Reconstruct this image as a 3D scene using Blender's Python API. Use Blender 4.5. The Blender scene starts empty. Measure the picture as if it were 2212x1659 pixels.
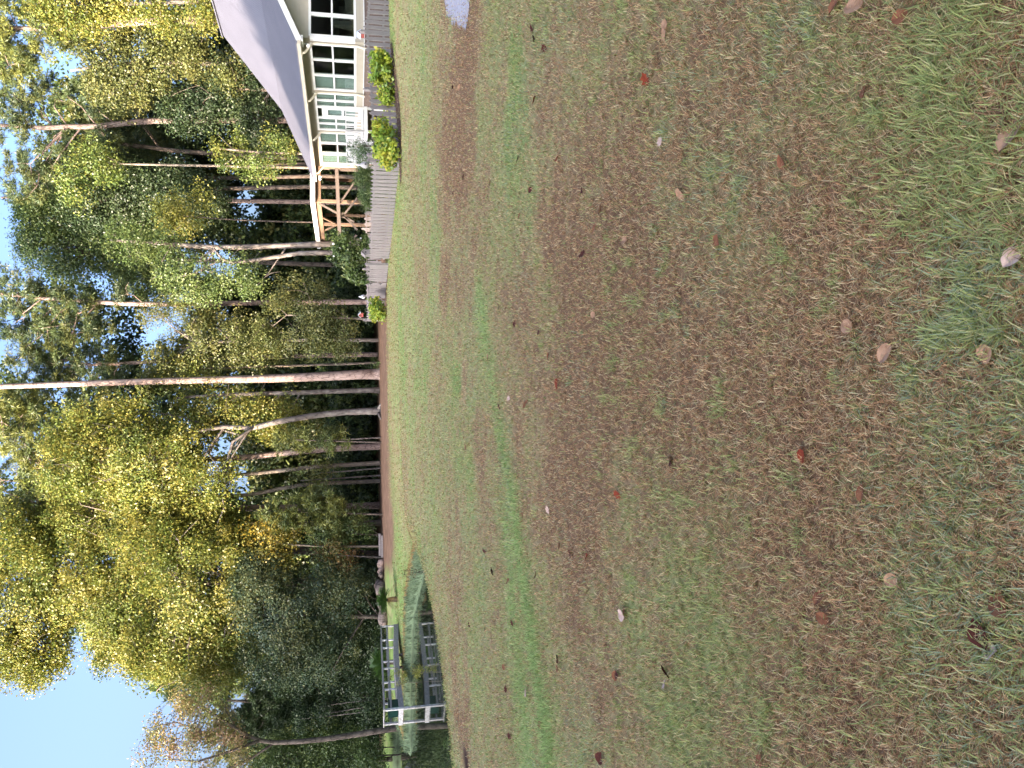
import bpy, math, random
import numpy as np
from mathutils import Matrix, Vector
R = math.radians
sc = bpy.context.scene
C = sc.collection

# ------------------------------------------------------------------ camera, sky, sun, exposure
FPX, CX, CY = 1680.0, 1106.0, 829.5            # focal length and centre, in units of a 2212 px wide picture
PITCH, ROLL = math.atan(341 / FPX), 0.012
EYE = np.array([0, 0, 1.6])
VV = np.array([0, math.cos(PITCH), -math.sin(PITCH)])
UU = np.array([0, math.sin(PITCH), math.cos(PITCH)])
RR = np.array([1.0, 0, 0])
IL = UU * math.cos(ROLL) + RR * math.sin(ROLL)   # the phone was held on its side: picture left is up
IU = RR * math.cos(ROLL) - UU * math.sin(ROLL)
cd = bpy.data.cameras.new('camera')
cam = bpy.data.objects.new('camera', cd); C.objects.link(cam)
M = Matrix.Identity(4)
for i in range(3):
    M[i][0], M[i][1], M[i][2], M[i][3] = -IL[i], IU[i], -VV[i], EYE[i]
cam.matrix_world = M
cd.sensor_fit = 'HORIZONTAL'; cd.sensor_width = 36
cd.lens = 36 * FPX / 2212
cd.clip_start = 0.05; cd.clip_end = 2000
sc.camera = cam

SUN_AZ, SUN_EL = 50.0, 16.5                     # degrees left of straight behind the camera, and height
w = bpy.data.worlds.new('World'); sc.world = w; w.use_nodes = True
nt = w.node_tree
sky = nt.nodes.new('ShaderNodeTexSky'); sky.sky_type = 'NISHITA'; sky.sun_disc = False
sky.sun_elevation = R(SUN_EL); sky.sun_rotation = R(180 + SUN_AZ)
sky.air_density = 0.6; sky.dust_density = 10.0; sky.ozone_density = 3.0
bg = nt.nodes['Background']; bg.inputs['Strength'].default_value = 0.15
nt.links.new(sky.outputs[0], bg.inputs[0])
SD = np.array([-math.sin(R(SUN_AZ)) * math.cos(R(SUN_EL)), -math.cos(R(SUN_AZ)) * math.cos(R(SUN_EL)), math.sin(R(SUN_EL))])
sl = bpy.data.lights.new('sun', 'SUN'); sl.energy = 3.1; sl.angle = R(0.5); sl.color = (1, 0.78, 0.58)
so = bpy.data.objects.new('sun', sl); C.objects.link(so)
so.rotation_euler = Vector(-SD).to_track_quat('-Z', 'Y').to_euler()
sc.view_settings.view_transform = 'Standard'; sc.view_settings.look = 'None'
sc.view_settings.exposure = 2.75; sc.view_settings.gamma = 1
sc.cycles.max_bounces = 6; sc.cycles.transparent_max_bounces = 8
sc.cycles.diffuse_bounces = 3; sc.cycles.transmission_bounces = 4
sc.cycles.sample_clamp_indirect = 4

# ------------------------------------------------------------------ helpers
def px(x, y, Y):
    d = VV * FPX + IL * (CX - x) + IU * (CY - y)
    return EYE + d * (Y / d[1])

def ss(a, b, x):
    t = np.clip((np.asarray(x, float) - a) / (b - a), 0, 1)
    return t * t * (3 - 2 * t)

def _h(ix, iy, s):
    n = (ix.astype(np.int64) * 374761393 + iy.astype(np.int64) * 668265263 + s * 974634777) & 0xFFFFFFFF
    n = ((n ^ (n >> 13)) * 1274126177) & 0xFFFFFFFF
    return ((n ^ (n >> 16)) & 0xFFFFFF) / float(0xFFFFFF)

def vnoise(x, y, s=0):
    x = np.asarray(x, float); y = np.asarray(y, float)
    ix = np.floor(x); iy = np.floor(y); fx = x - ix; fy = y - iy
    fx = fx * fx * (3 - 2 * fx); fy = fy * fy * (3 - 2 * fy)
    a = _h(ix, iy, s); b = _h(ix + 1, iy, s); c = _h(ix, iy + 1, s); d = _h(ix + 1, iy + 1, s)
    return (a * (1 - fx) + b * fx) * (1 - fy) + (c * (1 - fx) + d * fx) * fy

def fbm(x, y, s=0, o=4):
    v = 0; a = 0.5; t = 0
    for k in range(o):
        v = v + a * vnoise(x * 2 ** k, y * 2 ** k, s + k * 17); t += a; a *= 0.55
    return v / t

def np_mesh(name, V, Q, col=None, mat=None, parent=None, smooth=False, T=None):
    """mesh object from numpy vertices V, quads Q (and triangles T), colour per vertex"""
    me = bpy.data.meshes.new(name)
    Q = np.asarray(Q if Q is not None else np.zeros((0, 4)), np.int32).reshape(-1, 4)
    T = np.asarray(T if T is not None else np.zeros((0, 3)), np.int32).reshape(-1, 3)
    me.vertices.add(len(V)); me.vertices.foreach_set('co', np.ascontiguousarray(V, np.float32).ravel())
    me.loops.add(Q.size + T.size)
    me.loops.foreach_set('vertex_index', np.concatenate([Q.ravel(), T.ravel()]))
    me.polygons.add(len(Q) + len(T))
    ls = np.concatenate([np.arange(len(Q)) * 4, Q.size + np.arange(len(T)) * 3]).astype(np.int32)
    me.polygons.foreach_set('loop_start', ls)
    me.polygons.foreach_set('use_smooth', np.full(len(ls), bool(smooth)))
    me.update(calc_edges=True)
    if col is not None:
        ca = me.color_attributes.new('Col', 'FLOAT_COLOR', 'POINT')
        c4 = np.ones((len(V), 4), np.float32); c4[:, :3] = col
        ca.data.foreach_set('color', c4.ravel())
    o = bpy.data.objects.new(name, me); C.objects.link(o)
    if mat: me.materials.append(mat)
    if parent: o.parent = parent
    return o

def tag(o, label, cat, group=None, kind=None):
    if label: o['label'] = label
    if cat: o['category'] = cat
    if group: o['group'] = group
    if kind: o['kind'] = kind
    return o

def thing(name, label, cat, loc=(0, 0, 0), rz=0, group=None):
    o = bpy.data.objects.new(name, None); C.objects.link(o)
    o.empty_display_size = 0.3
    o.location = loc; o.rotation_euler = (0, 0, rz)
    return tag(o, label, cat, group)

def tagpart(o, label): o['label'] = label; return o

def copy_tree(o, parent=None):
    c = o.copy(); C.objects.link(c); c.parent = parent
    for ch in o.children: copy_tree(ch, c)
    return c

class MB:
    """collects boxes, prisms, tubes into one mesh"""
    def __init__(s): s.v = []; s.q = []; s.t = []; s.n = 0
    def add(s, V, Q=(), T=()):
        s.v += [tuple(p) for p in V]
        s.q += [tuple(i + s.n for i in f) for f in Q]; s.t += [tuple(i + s.n for i in f) for f in T]
        s.n += len(V); return s
    def box(s, x0, x1, y0, y1, z0, z1):
        V = [(x, y, z) for z in (z0, z1) for x, y in ((x0, y0), (x1, y0), (x1, y1), (x0, y1))]
        return s.add(V, [(3, 2, 1, 0), (4, 5, 6, 7), (0, 1, 5, 4), (1, 2, 6, 5), (2, 3, 7, 6), (3, 0, 4, 7)])
    def bar(s, a, b, wd, ht, up=(0, 0, 1)):
        a = np.array(a, float); b = np.array(b, float); d = b - a; d /= np.linalg.norm(d)
        u = np.array(up, float); si = np.cross(d, u)
        if np.linalg.norm(si) < 1e-4: si = np.cross(d, (1, 0, 0))
        si /= np.linalg.norm(si); u = np.cross(si, d)
        V = [p + si * i * wd / 2 + u * j * ht / 2 for p in (a, b) for i, j in ((-1, -1), (1, -1), (1, 1), (-1, 1))]
        return s.add(V, [(3, 2, 1, 0), (4, 5, 6, 7), (0, 1, 5, 4), (1, 2, 6, 5), (2, 3, 7, 6), (3, 0, 4, 7)])
    def prism(s, poly, f):
        """poly: 2d points, f(u,v,side)->3d point; caps as fans"""
        n = len(poly); V = [f(u, v, 0) for u, v in poly] + [f(u, v, 1) for u, v in poly]
        Q = [(i, (i + 1) % n, n + (i + 1) % n, n + i) for i in range(n)]
        T = [(0, i + 1, i) for i in range(1, n - 1)] + [(n, n + i, n + i + 1) for i in range(1, n - 1)]
        return s.add(V, Q, T)
    def tube(s, pts, rad, n=8, cap=True):
        pts = [np.array(p, float) for p in pts]
        if np.isscalar(rad): rad = [rad] * len(pts)
        V = []; si = None
        for i, p in enumerate(pts):
            d = pts[min(i + 1, len(pts) - 1)] - pts[max(i - 1, 0)]; d /= np.linalg.norm(d) + 1e-9
            if si is None:
                si = np.cross(d, (0, 1, 0.01))
                if np.linalg.norm(si) < 1e-3: si = np.cross(d, (1, 0, 0))
            si = si - d * np.dot(si, d); si /= np.linalg.norm(si) + 1e-9; u = np.cross(d, si)
            for k in range(n):
                a = 2 * math.pi * k / n
                V.append(p + (si * math.cos(a) + u * math.sin(a)) * rad[i])
        Q = [(i * n + k, i * n + (k + 1) % n, (i + 1) * n + (k + 1) % n, (i + 1) * n + k) for i in range(len(pts) - 1) for k in range(n)]
        T = []
        if cap:
            e = (len(pts) - 1) * n
            T = [(e, e + k, e + k + 1) for k in range(1, n - 1)] + [(0, k + 1, k) for k in range(1, n - 1)]
        return s.add(V, Q, T)
    def build(s, name, mat, parent=None, smooth=False, off=None):
        V = np.array(s.v, float)
        if off is not None: V = V - np.array(off)
        return np_mesh(name, V, s.q, None, mat, parent, smooth, s.t)

# ------------------------------------------------------------------ materials
def new_mat(name):
    m = bpy.data.materials.new(name); m.use_nodes = True
    n = m.node_tree; return m, n, n.nodes['Principled BSDF']

def N(nt, t, **kw):
    n = nt.nodes.new(t)
    for k, v in kw.items():
        if k in n.inputs: n.inputs[k].default_value = v
        else: setattr(n, k, v)
    return n

def mat_noise(name, c1, c2, scale=5, rough=0.8, stretch=(1, 1, 1), bump=0.0, bscale=None, detail=5, spec=0.3):
    m, n, b = new_mat(name)
    tc = N(n, 'ShaderNodeTexCoord'); mp = N(n, 'ShaderNodeMapping'); mp.inputs['Scale'].default_value = stretch
    n.links.new(tc.outputs['Object'], mp.inputs[0])
    nz = N(n, 'ShaderNodeTexNoise', Scale=scale, Detail=detail, Roughness=0.65)
    n.links.new(mp.outputs[0], nz.inputs['Vector'])
    r = N(n, 'ShaderNodeValToRGB'); r.color_ramp.elements[0].position = 0.3; r.color_ramp.elements[1].position = 0.7
    r.color_ramp.elements[0].color = (*c1, 1); r.color_ramp.elements[1].color = (*c2, 1)
    n.links.new(nz.outputs['Fac'], r.inputs[0]); n.links.new(r.outputs[0], b.inputs['Base Color'])
    b.inputs['Roughness'].default_value = rough; b.inputs['Specular IOR Level'].default_value = spec
    if bump:
        bn = N(n, 'ShaderNodeBump', Strength=bump); bn.inputs['Distance'].default_value = 0.03
        if bscale:
            n2 = N(n, 'ShaderNodeTexNoise', Scale=bscale, Detail=4.0); n.links.new(mp.outputs[0], n2.inputs['Vector'])
            n.links.new(n2.outputs['Fac'], bn.inputs['Height'])
        else: n.links.new(nz.outputs['Fac'], bn.inputs['Height'])
        n.links.new(bn.outputs[0], b.inputs['Normal'])
    return m

def mat_leaf(name, trans=0.35, gloss=0.03):
    m = bpy.data.materials.new(name); m.use_nodes = True; n = m.node_tree; n.nodes.clear()
    a = N(n, 'ShaderNodeAttribute', attribute_name='Col')
    d = N(n, 'ShaderNodeBsdfDiffuse'); t = N(n, 'ShaderNodeBsdfTranslucent'); mx = N(n, 'ShaderNodeMixShader', Fac=trans)
    n.links.new(a.outputs['Color'], d.inputs[0]); n.links.new(a.outputs['Color'], t.inputs[0])
    n.links.new(d.outputs[0], mx.inputs[1]); n.links.new(t.outputs[0], mx.inputs[2])
    o = N(n, 'ShaderNodeOutputMaterial'); last = mx
    if gloss:
        g = N(n, 'ShaderNodeBsdfGlossy', Roughness=0.45); g.inputs[0].default_value = (1, 1, 1, 1)
        m2 = N(n, 'ShaderNodeMixShader', Fac=gloss)
        n.links.new(mx.outputs[0], m2.inputs[1]); n.links.new(g.outputs[0], m2.inputs[2]); last = m2
    n.links.new(last.outputs[0], o.inputs[0]); return m

MAT = {}
MAT['leaf'] = mat_leaf('leaf')
MAT['needle'] = mat_leaf('needle', 0.2, 0.03)
MAT['grass'] = mat_leaf('grass', 0.5, 0.02)
def bark(name, c1, c2, c3, sc_=6):
    m, n, b = new_mat(name)
    tc = N(n, 'ShaderNodeTexCoord'); mp = N(n, 'ShaderNodeMapping'); mp.inputs['Scale'].default_value = (1, 1, 0.35)
    n.links.new(tc.outputs['Object'], mp.inputs[0])
    vo = N(n, 'ShaderNodeTexVoronoi', Scale=sc_, feature='DISTANCE_TO_EDGE'); n.links.new(mp.outputs[0], vo.inputs['Vector'])
    nz = N(n, 'ShaderNodeTexNoise', Scale=2.2, Detail=6.0); n.links.new(tc.outputs['Object'], nz.inputs['Vector'])
    r = N(n, 'ShaderNodeValToRGB'); r.color_ramp.elements[0].color = (*c1, 1); r.color_ramp.elements[1].color = (*c2, 1)
    r.color_ramp.elements[0].position = 0.0; r.color_ramp.elements[1].position = 0.12
    n.links.new(vo.outputs['Distance'], r.inputs[0])
    mx = N(n, 'ShaderNodeMixRGB'); mx.inputs[2].default_value = (*c3, 1)
    r2 = N(n, 'ShaderNodeValToRGB'); r2.color_ramp.elements[0].position = 0.45; r2.color_ramp.elements[1].position = 0.65
    n.links.new(nz.outputs['Fac'], r2.inputs[0]); n.links.new(r2.outputs[0], mx.inputs[0]); n.links.new(r.outputs[0], mx.inputs[1])
    n.links.new(mx.outputs[0], b.inputs['Base Color']); b.inputs['Roughness'].default_value = 0.95
    b.inputs['Specular IOR Level'].default_value = 0.1
    bn = N(n, 'ShaderNodeBump', Strength=0.7); bn.inputs['Distance'].default_value = 0.03
    n.links.new(r.outputs[0], bn.inputs['Height']); n.links.new(bn.outputs[0], b.inputs['Normal'])
    return m
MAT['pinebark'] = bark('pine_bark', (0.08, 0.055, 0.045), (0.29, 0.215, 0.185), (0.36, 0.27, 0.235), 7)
MAT['sunbark'] = bark('sunlit_pinkish_pine_bark', (0.10, 0.07, 0.06), (0.33, 0.245, 0.215), (0.40, 0.305, 0.27), 7)  # lighter copy of the pine bark, sunlight put into its colour
MAT['shadebark'] = bark('shaded_pine_bark', (0.06, 0.045, 0.04), (0.19, 0.145, 0.13), (0.24, 0.19, 0.17), 7)  # darker copy of the pine bark, shade put into its colour
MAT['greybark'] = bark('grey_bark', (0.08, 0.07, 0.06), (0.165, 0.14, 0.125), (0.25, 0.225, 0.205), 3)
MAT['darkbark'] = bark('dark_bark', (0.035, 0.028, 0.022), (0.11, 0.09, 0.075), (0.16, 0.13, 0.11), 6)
MAT['palebark'] = bark('pale_bark', (0.12, 0.10, 0.08), (0.21, 0.175, 0.14), (0.28, 0.235, 0.19), 4)
MAT['logwood'] = bark('log_bark', (.05, .04, .035), (.17, .135, .12), (.23, .19, .17), 5)
MAT['oldwood'] = mat_noise('weathered_wood', (0.16, 0.14, 0.135), (0.33, 0.295, 0.285), 4, 0.9, (14, 14, 1.2), 0.3)
MAT['newwood'] = mat_noise('cedar_timber', (0.20, 0.13, 0.085), (0.29, 0.195, 0.13), 4, 0.8, (10, 10, 1.5), 0.2)
MAT['beam'] = mat_noise('grey_timber', (0.10, 0.08, 0.068), (0.18, 0.145, 0.12), 4, 0.85, (2, 10, 10), 0.2)
MAT['bridgewood'] = mat_noise('silvered_wood', (0.205, 0.19, 0.175), (0.35, 0.325, 0.30), 6, 0.85, (3, 3, 3), 0.2)
MAT['bridgewhite'] = mat_noise('flaking_white_paint', (0.34, 0.30, 0.25), (0.78, 0.77, 0.75), 9, 0.7, (1, 1, 1), 0.2)
MAT['white'] = mat_noise('white_paint', (0.56, 0.555, 0.55), (0.64, 0.64, 0.64), 3, 0.5)
MAT['cream'] = mat_noise('cream_gutter', (0.46, 0.42, 0.34), (0.54, 0.49, 0.40), 3, 0.5)
MAT['brick'] = mat_noise('foundation_brick', (0.10, 0.07, 0.06), (0.19, 0.14, 0.12), 12, 0.9, (1, 1, 2))  # brick darkened to stand for the shadow seen between the pickets
MAT['curtain'] = mat_noise('curtain_cloth', (0.33, 0.335, 0.31), (0.44, 0.445, 0.42), 2, 0.9, (6, 6, 0.3))
MAT['interior'] = mat_noise('room_paint', (0.22, 0.21, 0.18), (0.27, 0.25, 0.21), 2, 0.9)
MAT['dark'] = mat_noise('black_metal', (0.03, 0.03, 0.03), (0.05, 0.05, 0.05), 8, 0.5)

def siding():
    m, n, b = new_mat('lap_siding')
    tc = N(n, 'ShaderNodeTexCoord'); nz = N(n, 'ShaderNodeTexNoise', Scale=3.0, Detail=4.0)
    n.links.new(tc.outputs['Object'], nz.inputs['Vector'])
    r = N(n, 'ShaderNodeValToRGB'); r.color_ramp.elements[0].color = (0.33, 0.295, 0.235, 1); r.color_ramp.elements[1].color = (0.39, 0.355, 0.285, 1)
    n.links.new(nz.outputs['Fac'], r.inputs[0]); n.links.new(r.outputs[0], b.inputs['Base Color']); b.inputs['Roughness'].default_value = 0.6
    return m
MAT['siding'] = siding()
def roofmat():
    m, n, b = new_mat('ribbed_metal_roof')
    tc = N(n, 'ShaderNodeTexCoord'); nz = N(n, 'ShaderNodeTexNoise', Scale=0.7, Detail=6.0); n.links.new(tc.outputs['Object'], nz.inputs['Vector'])
    r = N(n, 'ShaderNodeValToRGB'); r.color_ramp.elements[0].color = (0.10, 0.105, 0.135, 1); r.color_ramp.elements[1].color = (0.135, 0.14, 0.175, 1)
    n.links.new(nz.outputs['Fac'], r.inputs[0]); n.links.new(r.outputs[0], b.inputs['Base Color'])
    b.inputs['Roughness'].default_value = 0.55; b.inputs['Metallic'].default_value = 0.0
    return m
MAT['roof'] = roofmat()
def glass():
    m = bpy.data.materials.new('window_glass'); m.use_nodes = True; n = m.node_tree; n.nodes.clear()
    tr = N(n, 'ShaderNodeBsdfTransparent'); tr.inputs[0].default_value = (0.72, 0.80, 0.78, 1)
    g = N(n, 'ShaderNodeBsdfGlossy', Roughness=0.03); lw = N(n, 'ShaderNodeLayerWeight', Blend=.5); pw = N(n, 'ShaderNodeMath', operation='POWER'); pw.inputs[1].default_value = 4.0; fr = N(n, 'ShaderNodeMath', operation='MULTIPLY_ADD'); fr.inputs[1].default_value = .55; fr.inputs[2].default_value = .07; n.links.new(lw.outputs['Facing'], pw.inputs[0]); n.links.new(pw.outputs[0], fr.inputs[0])
    mx = N(n, 'ShaderNodeMixShader'); o = N(n, 'ShaderNodeOutputMaterial')
    n.links.new(fr.outputs[0], mx.inputs[0]); n.links.new(tr.outputs[0], mx.inputs[1]); n.links.new(g.outputs[0], mx.inputs[2])
    n.links.new(mx.outputs[0], o.inputs[0]); return m
MAT['glass'] = glass()
def plain(name, c, rough=0.6): 
    return mat_noise(name, tuple(k * 0.9 for k in c), tuple(min(1, k * 1.08) for k in c), 6, rough)
MAT['red'] = plain('red_paint', (0.30, 0.07, 0.055)); MAT['paleblue'] = plain('pale_blue_paint', (0.55, 0.66, 0.80))
MAT['greypaint'] = plain('grey_gourd', (0.36, 0.34, 0.34)); MAT['green_plastic'] = plain('green_plastic', (0.012, 0.045, 0.035), 0.35)
MAT['rust'] = plain('rusty_clay', (0.20, 0.075, 0.04))

# ------------------------------------------------------------------ terrain
WATER_Z = -1.1
POND = np.array([(-7.6, 31.5), (-8.3, 32.8), (-9.8, 35.5), (-11.3, 38.0), (-12.5, 38.7), (-13.9, 39.4), (-15.8, 40.6), (-17.8, 40.9), (-19.1, 40.8),
                 (-19.9, 42.0), (-21.2, 47), (-22.6, 53.0), (-24.3, 55.4), (-27.3, 56), (-36, 57), (-46, 50), (-46, 25), (-36, 13), (-24, 11.5),
                 (-14, 12), (-10, 13.5), (-8.5, 15.0), (-8.0, 15.6), (-7.3, 16.6), (-6.8, 18.6), (-6.5, 20.5), (-6.4, 22.3), (-6.3, 24.5), (-6.6, 27.5), (-7.2, 30.0)])

def pond_d(x, y):
    """signed distance to the shoreline, positive on land"""
    x = np.asarray(x, float); y = np.asarray(y, float)
    d = np.full(x.shape, 1e9); ins = np.zeros(x.shape, bool)
    n = len(POND)
    for i in range(n):
        x0, y0 = POND[i]; x1, y1 = POND[(i + 1) % n]
        ex, ey = x1 - x0, y1 - y0
        t = np.clip(((x - x0) * ex + (y - y0) * ey) / (ex * ex + ey * ey), 0, 1)
        d = np.minimum(d, np.hypot(x - x0 - t * ex, y - y0 - t * ey))
        c = ((y0 > y) != (y1 > y)) & (x < ex * (y - y0) / (ey if abs(ey) > 1e-9 else 1e-9) + x0)
        ins ^= c
    d = d + 0.25 * (vnoise(x * 1.3, y * 1.3, 9) - 0.5)
    return np.where(ins, -d, d)

def land(x, y, d=None):
    x = np.asarray(x, float); y = np.asarray(y, float)
    h = ss(5, 24, y) * (-0.2 * ss(16, 8, x)) if True else 0
    h = h + 0.5 * ss(6, 13, x) * ss(43, 49, y)
    h = h + 0.05 * (fbm(x * 0.22, y * 0.22, 3) - 0.5) * ss(3, 12, np.hypot(x, y))
    if d is None: d = pond_d(x, y)
    near = WATER_Z + np.where(d > 0, 0.62 * d, 0.35 * d)
    far = WATER_Z + np.where(d > 0, 0.40 * (1 - np.exp(-np.maximum(d, 0) / 0.6)) + 0.55 * ss(0, 13, d), 0.3 * d)
    wf = ss(26, 33, y)
    p = near * (1 - wf) + far * wf
    k = 0.12
    e = np.clip(0.5 + 0.5 * (h - p) / k, 0, 1)
    return h * (1 - e) + p * e - k * e * (1 - e)

def H(x, y): return float(land(np.array([x]), np.array([y]))[0])

# lawn patches: (picture x, picture y, half height, half width, greenness change) measured on the photograph, laid on the ground
def on_ground(x, y, z=-0.12):
    d = VV * FPX + IL * (CX - x) + IU * (CY - y)
    return EYE + d * ((z - EYE[2]) / d[2])
PATCH = []
for a in [(1005, 170, 45, 200, -0.75), (985, 330, 30, 200, -0.5), (960, 640, 10, 90, -0.6), (1010, 830, 22, 90, -0.6), (900, 1000, 8, 130, -0.45),
          (990, 640, 14, 60, -0.5), (1290, 820, 55, 260, -0.8), (1290, 650, 30, 200, -0.35), (1235, 420, 25, 160, -0.25), (1420, 720, 130, 330, -0.7), (1280, 1060, 40, 150, -0.4),
          (1010, 1580, 16, 110, -0.7), (980, 1420, 12, 200, -0.5), (1000, 1250, 12, 150, -0.45), (1060, 1000, 16, 150, -0.4), (1350, 1500, 60, 160, -0.2),
          (1700, 900, 160, 420, -0.3), (1650, 200, 120, 260, -0.25), (1480, 300, 100, 260, -0.2), (1900, 1500, 160, 300, -0.25), (2000, 700, 150, 300, -0.3), (870, 1050, 8, 200, -0.4), (880, 800, 6, 120, -0.4),
          (852, 450, 11, 160, 0.6), (850, 60, 8, 120, 0.4), (860, 750, 8, 150, 0.4), (866, 1250, 14, 140, 0.5),
          (1140, 110, 22, 70, 0.55), (1148, 330, 18, 180, 0.45), (1165, 520, 16, 110, 0.35), (1055, 660, 10, 70, 0.35), (1268, 560, 14, 90, 0.45), (1245, 700, 7, 80, 0.5),
          (1340, 100, 40, 90, 0.3), (1900, 150, 170, 170, 0.3), (2150, 300, 110, 280, 0.4), (2020, 1230, 80, 120, 0.35), (2150, 900, 80, 260, 0.25), (1560, 1330, 60, 130, 0.25), (1560, 1560, 90, 120, 0.25), (2100, 1560, 50, 100, 0.12), (1350, 1000, 30, 100, 0.15)]:
    c = on_ground(a[0], a[1]); f = on_ground(a[0] - a[2], a[1]); k = on_ground(a[0] + a[2], a[1])
    PATCH.append((c[0], c[1], max(0.12, a[3] / FPX * c[1]), max(0.12, (f[1] - k[1]) / 2), a[4]))
STRIP = [on_ground(*q)[:2] for q in ((1048, 640), (1075, 800), (1100, 930), (1130, 1080), (1155, 1250), (1180, 1400), (1205, 1550), (1225, 1720))]
STRIP2 = [on_ground(*q)[:2] for q in ((1118, 1100), (1135, 1350), (1150, 1500), (1165, 1720))]

def strip_d(S, x, y):
    d = np.full(np.shape(x), 1e9)
    for (x0, y0), (x1, y1) in zip(S[:-1], S[1:]):
        ex, ey = x1 - x0, y1 - y0
        t = np.clip(((x - x0) * ex + (y - y0) * ey) / (ex * ex + ey * ey), 0, 1)
        d = np.minimum(d, np.hypot(x - x0 - t * ex, y - y0 - t * ey))
    return d

DRIVE = [(5.15, 11.1), (5.5, 12.0), (6.0, 12.9), (6.7, 13.8), (7.6, 14.5), (9.5, 15.2), (12, 15.0), (12, 9.6), (8, 9.6), (6.2, 10.1), (5.4, 10.6)]
def in_poly(poly, x, y):
    ins = np.zeros(np.shape(x), bool); n = len(poly)
    for i in range(n):
        x0, y0 = poly[i]; x1, y1 = poly[(i + 1) % n]
        ins ^= ((y0 > y) != (y1 > y)) & (x < (x1 - x0) * (y - y0) / ((y1 - y0) if abs(y1 - y0) > 1e-9 else 1e-9) + x0)
    return ins

def poly_d(poly, x, y):
    P = list(poly) + [poly[0]]
    return strip_d(P, x, y)

def lawn(x, y, d):
    """greenness 0..1, bright strip 0..1, straw litter 0..1"""
    r = np.hypot(x, y)
    g = 0.52 + 1.0 * (fbm(x * 0.35, y * 0.35, 1) - 0.5) + 0.75 * (fbm(x * 1.6, y * 1.6, 2, 3) - 0.5) + 0.8 * (fbm(x * 7, y * 7, 5, 3) - 0.5)
    wx = x + 0.9 * (fbm(x * 1.3, y * 1.3, 11) - 0.5) * np.clip(r / 5, .3, 2); wy = y + 1.3 * (fbm(x * 1.1, y * 1.1, 12) - 0.5) * np.clip(r / 5, .3, 2)
    for cx, cy, rx, ry, a in PATCH:
        q = ((wx - cx) / rx) ** 2 + ((wy - cy) / ry) ** 2
        g = g + .75 * a * np.exp(-np.minimum(q, 40) ** 1.5)
    g = g - .27 * ss(12, 5, r) + .10 * ss(9, 22, r) + .35 * ss(27, 33, y) * ss(-6, -9, x)
    st = np.exp(-(strip_d(STRIP, x, y) / (0.18 + 0.016 * r)) ** 2) * (0.7 + 0.7 * ss(10, 5, y))
    st = np.maximum(st, 0.8 * np.exp(-(strip_d(STRIP2, x, y) / 0.5) ** 2))
    st = st * (.35 + .75 * fbm(x * 3.5, y * 3.5, 61, 3) * 1.3)
    straw = ss(42.5, 47.5, y + 2.5 * (vnoise(x * 0.5, y * 0.5, 4) - 0.5) + 2.0 * ss(-14, -8, -x) - 12 * ss(9, 14, -x) - 10 * ss(16, 20, -x))
    return np.clip(g, 0.0, 1.0), np.clip(st, 0, 1), np.clip(straw, 0, 1)

def ramp(t, stops):
    out = np.zeros(np.shape(t) + (3,))
    xs = [s[0] for s in stops]
    for k in range(3): out[..., k] = np.interp(t, xs, [s[1][k] for s in stops])
    return out

def ground_colour(x, y, d):
    g, st, straw = lawn(x, y, d)
    c = ramp(g, [(0.0, (0.27, 0.165, 0.095)), (0.3, (0.36, 0.27, 0.145)), (0.55, (0.37, 0.345, 0.155)), (0.8, (0.32, 0.35, 0.14)), (1, (0.24, 0.34, 0.10))])
    c = c * (1 - st[..., None]) + np.array((0.31, 0.39, 0.13)) * st[..., None]
    v = (0.8 + 0.4 * vnoise(x * 14, y * 14, 8))[..., None]
    c = c * v * (.82 + .2 * ss(8, 30, np.hypot(x, y)))[..., None]  # nearer ground painted darker for the shade between grass blades
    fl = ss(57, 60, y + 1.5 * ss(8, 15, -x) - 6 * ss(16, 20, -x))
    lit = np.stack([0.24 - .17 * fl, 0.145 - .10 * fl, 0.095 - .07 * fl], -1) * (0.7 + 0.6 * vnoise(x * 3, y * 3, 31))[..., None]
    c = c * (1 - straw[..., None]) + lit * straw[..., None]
    # shore: rim of dry grass, then blue green bank; mud under water
    wf = ss(27, 32, y); rim = np.exp(-((d - 1.15) / 0.3) ** 2) * wf * ss(48, 42, y)
    c = c * (1 - rim[..., None]) + np.array((0.33, 0.19, 0.075)) * rim[..., None]
    bank = ss(1.1, 0.55, d) * (0.25 + 0.75 * wf)
    c = c * (1 - bank[..., None]) + np.array((0.20, 0.26, 0.14)) * bank[..., None]
    mud = ss(0.05, -0.3, d)
    c = c * (1 - mud[..., None]) + np.array((0.035, 0.03, 0.018)) * mud[..., None]
    hole = np.exp(-(((x + 5.95) / 0.28) ** 2 + ((y - 12.1) / 0.42) ** 2) ** 2)
    c = c * (1 - hole[..., None]) + np.array((0.05, 0.028, 0.022)) * hole[..., None]
    return c

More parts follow.
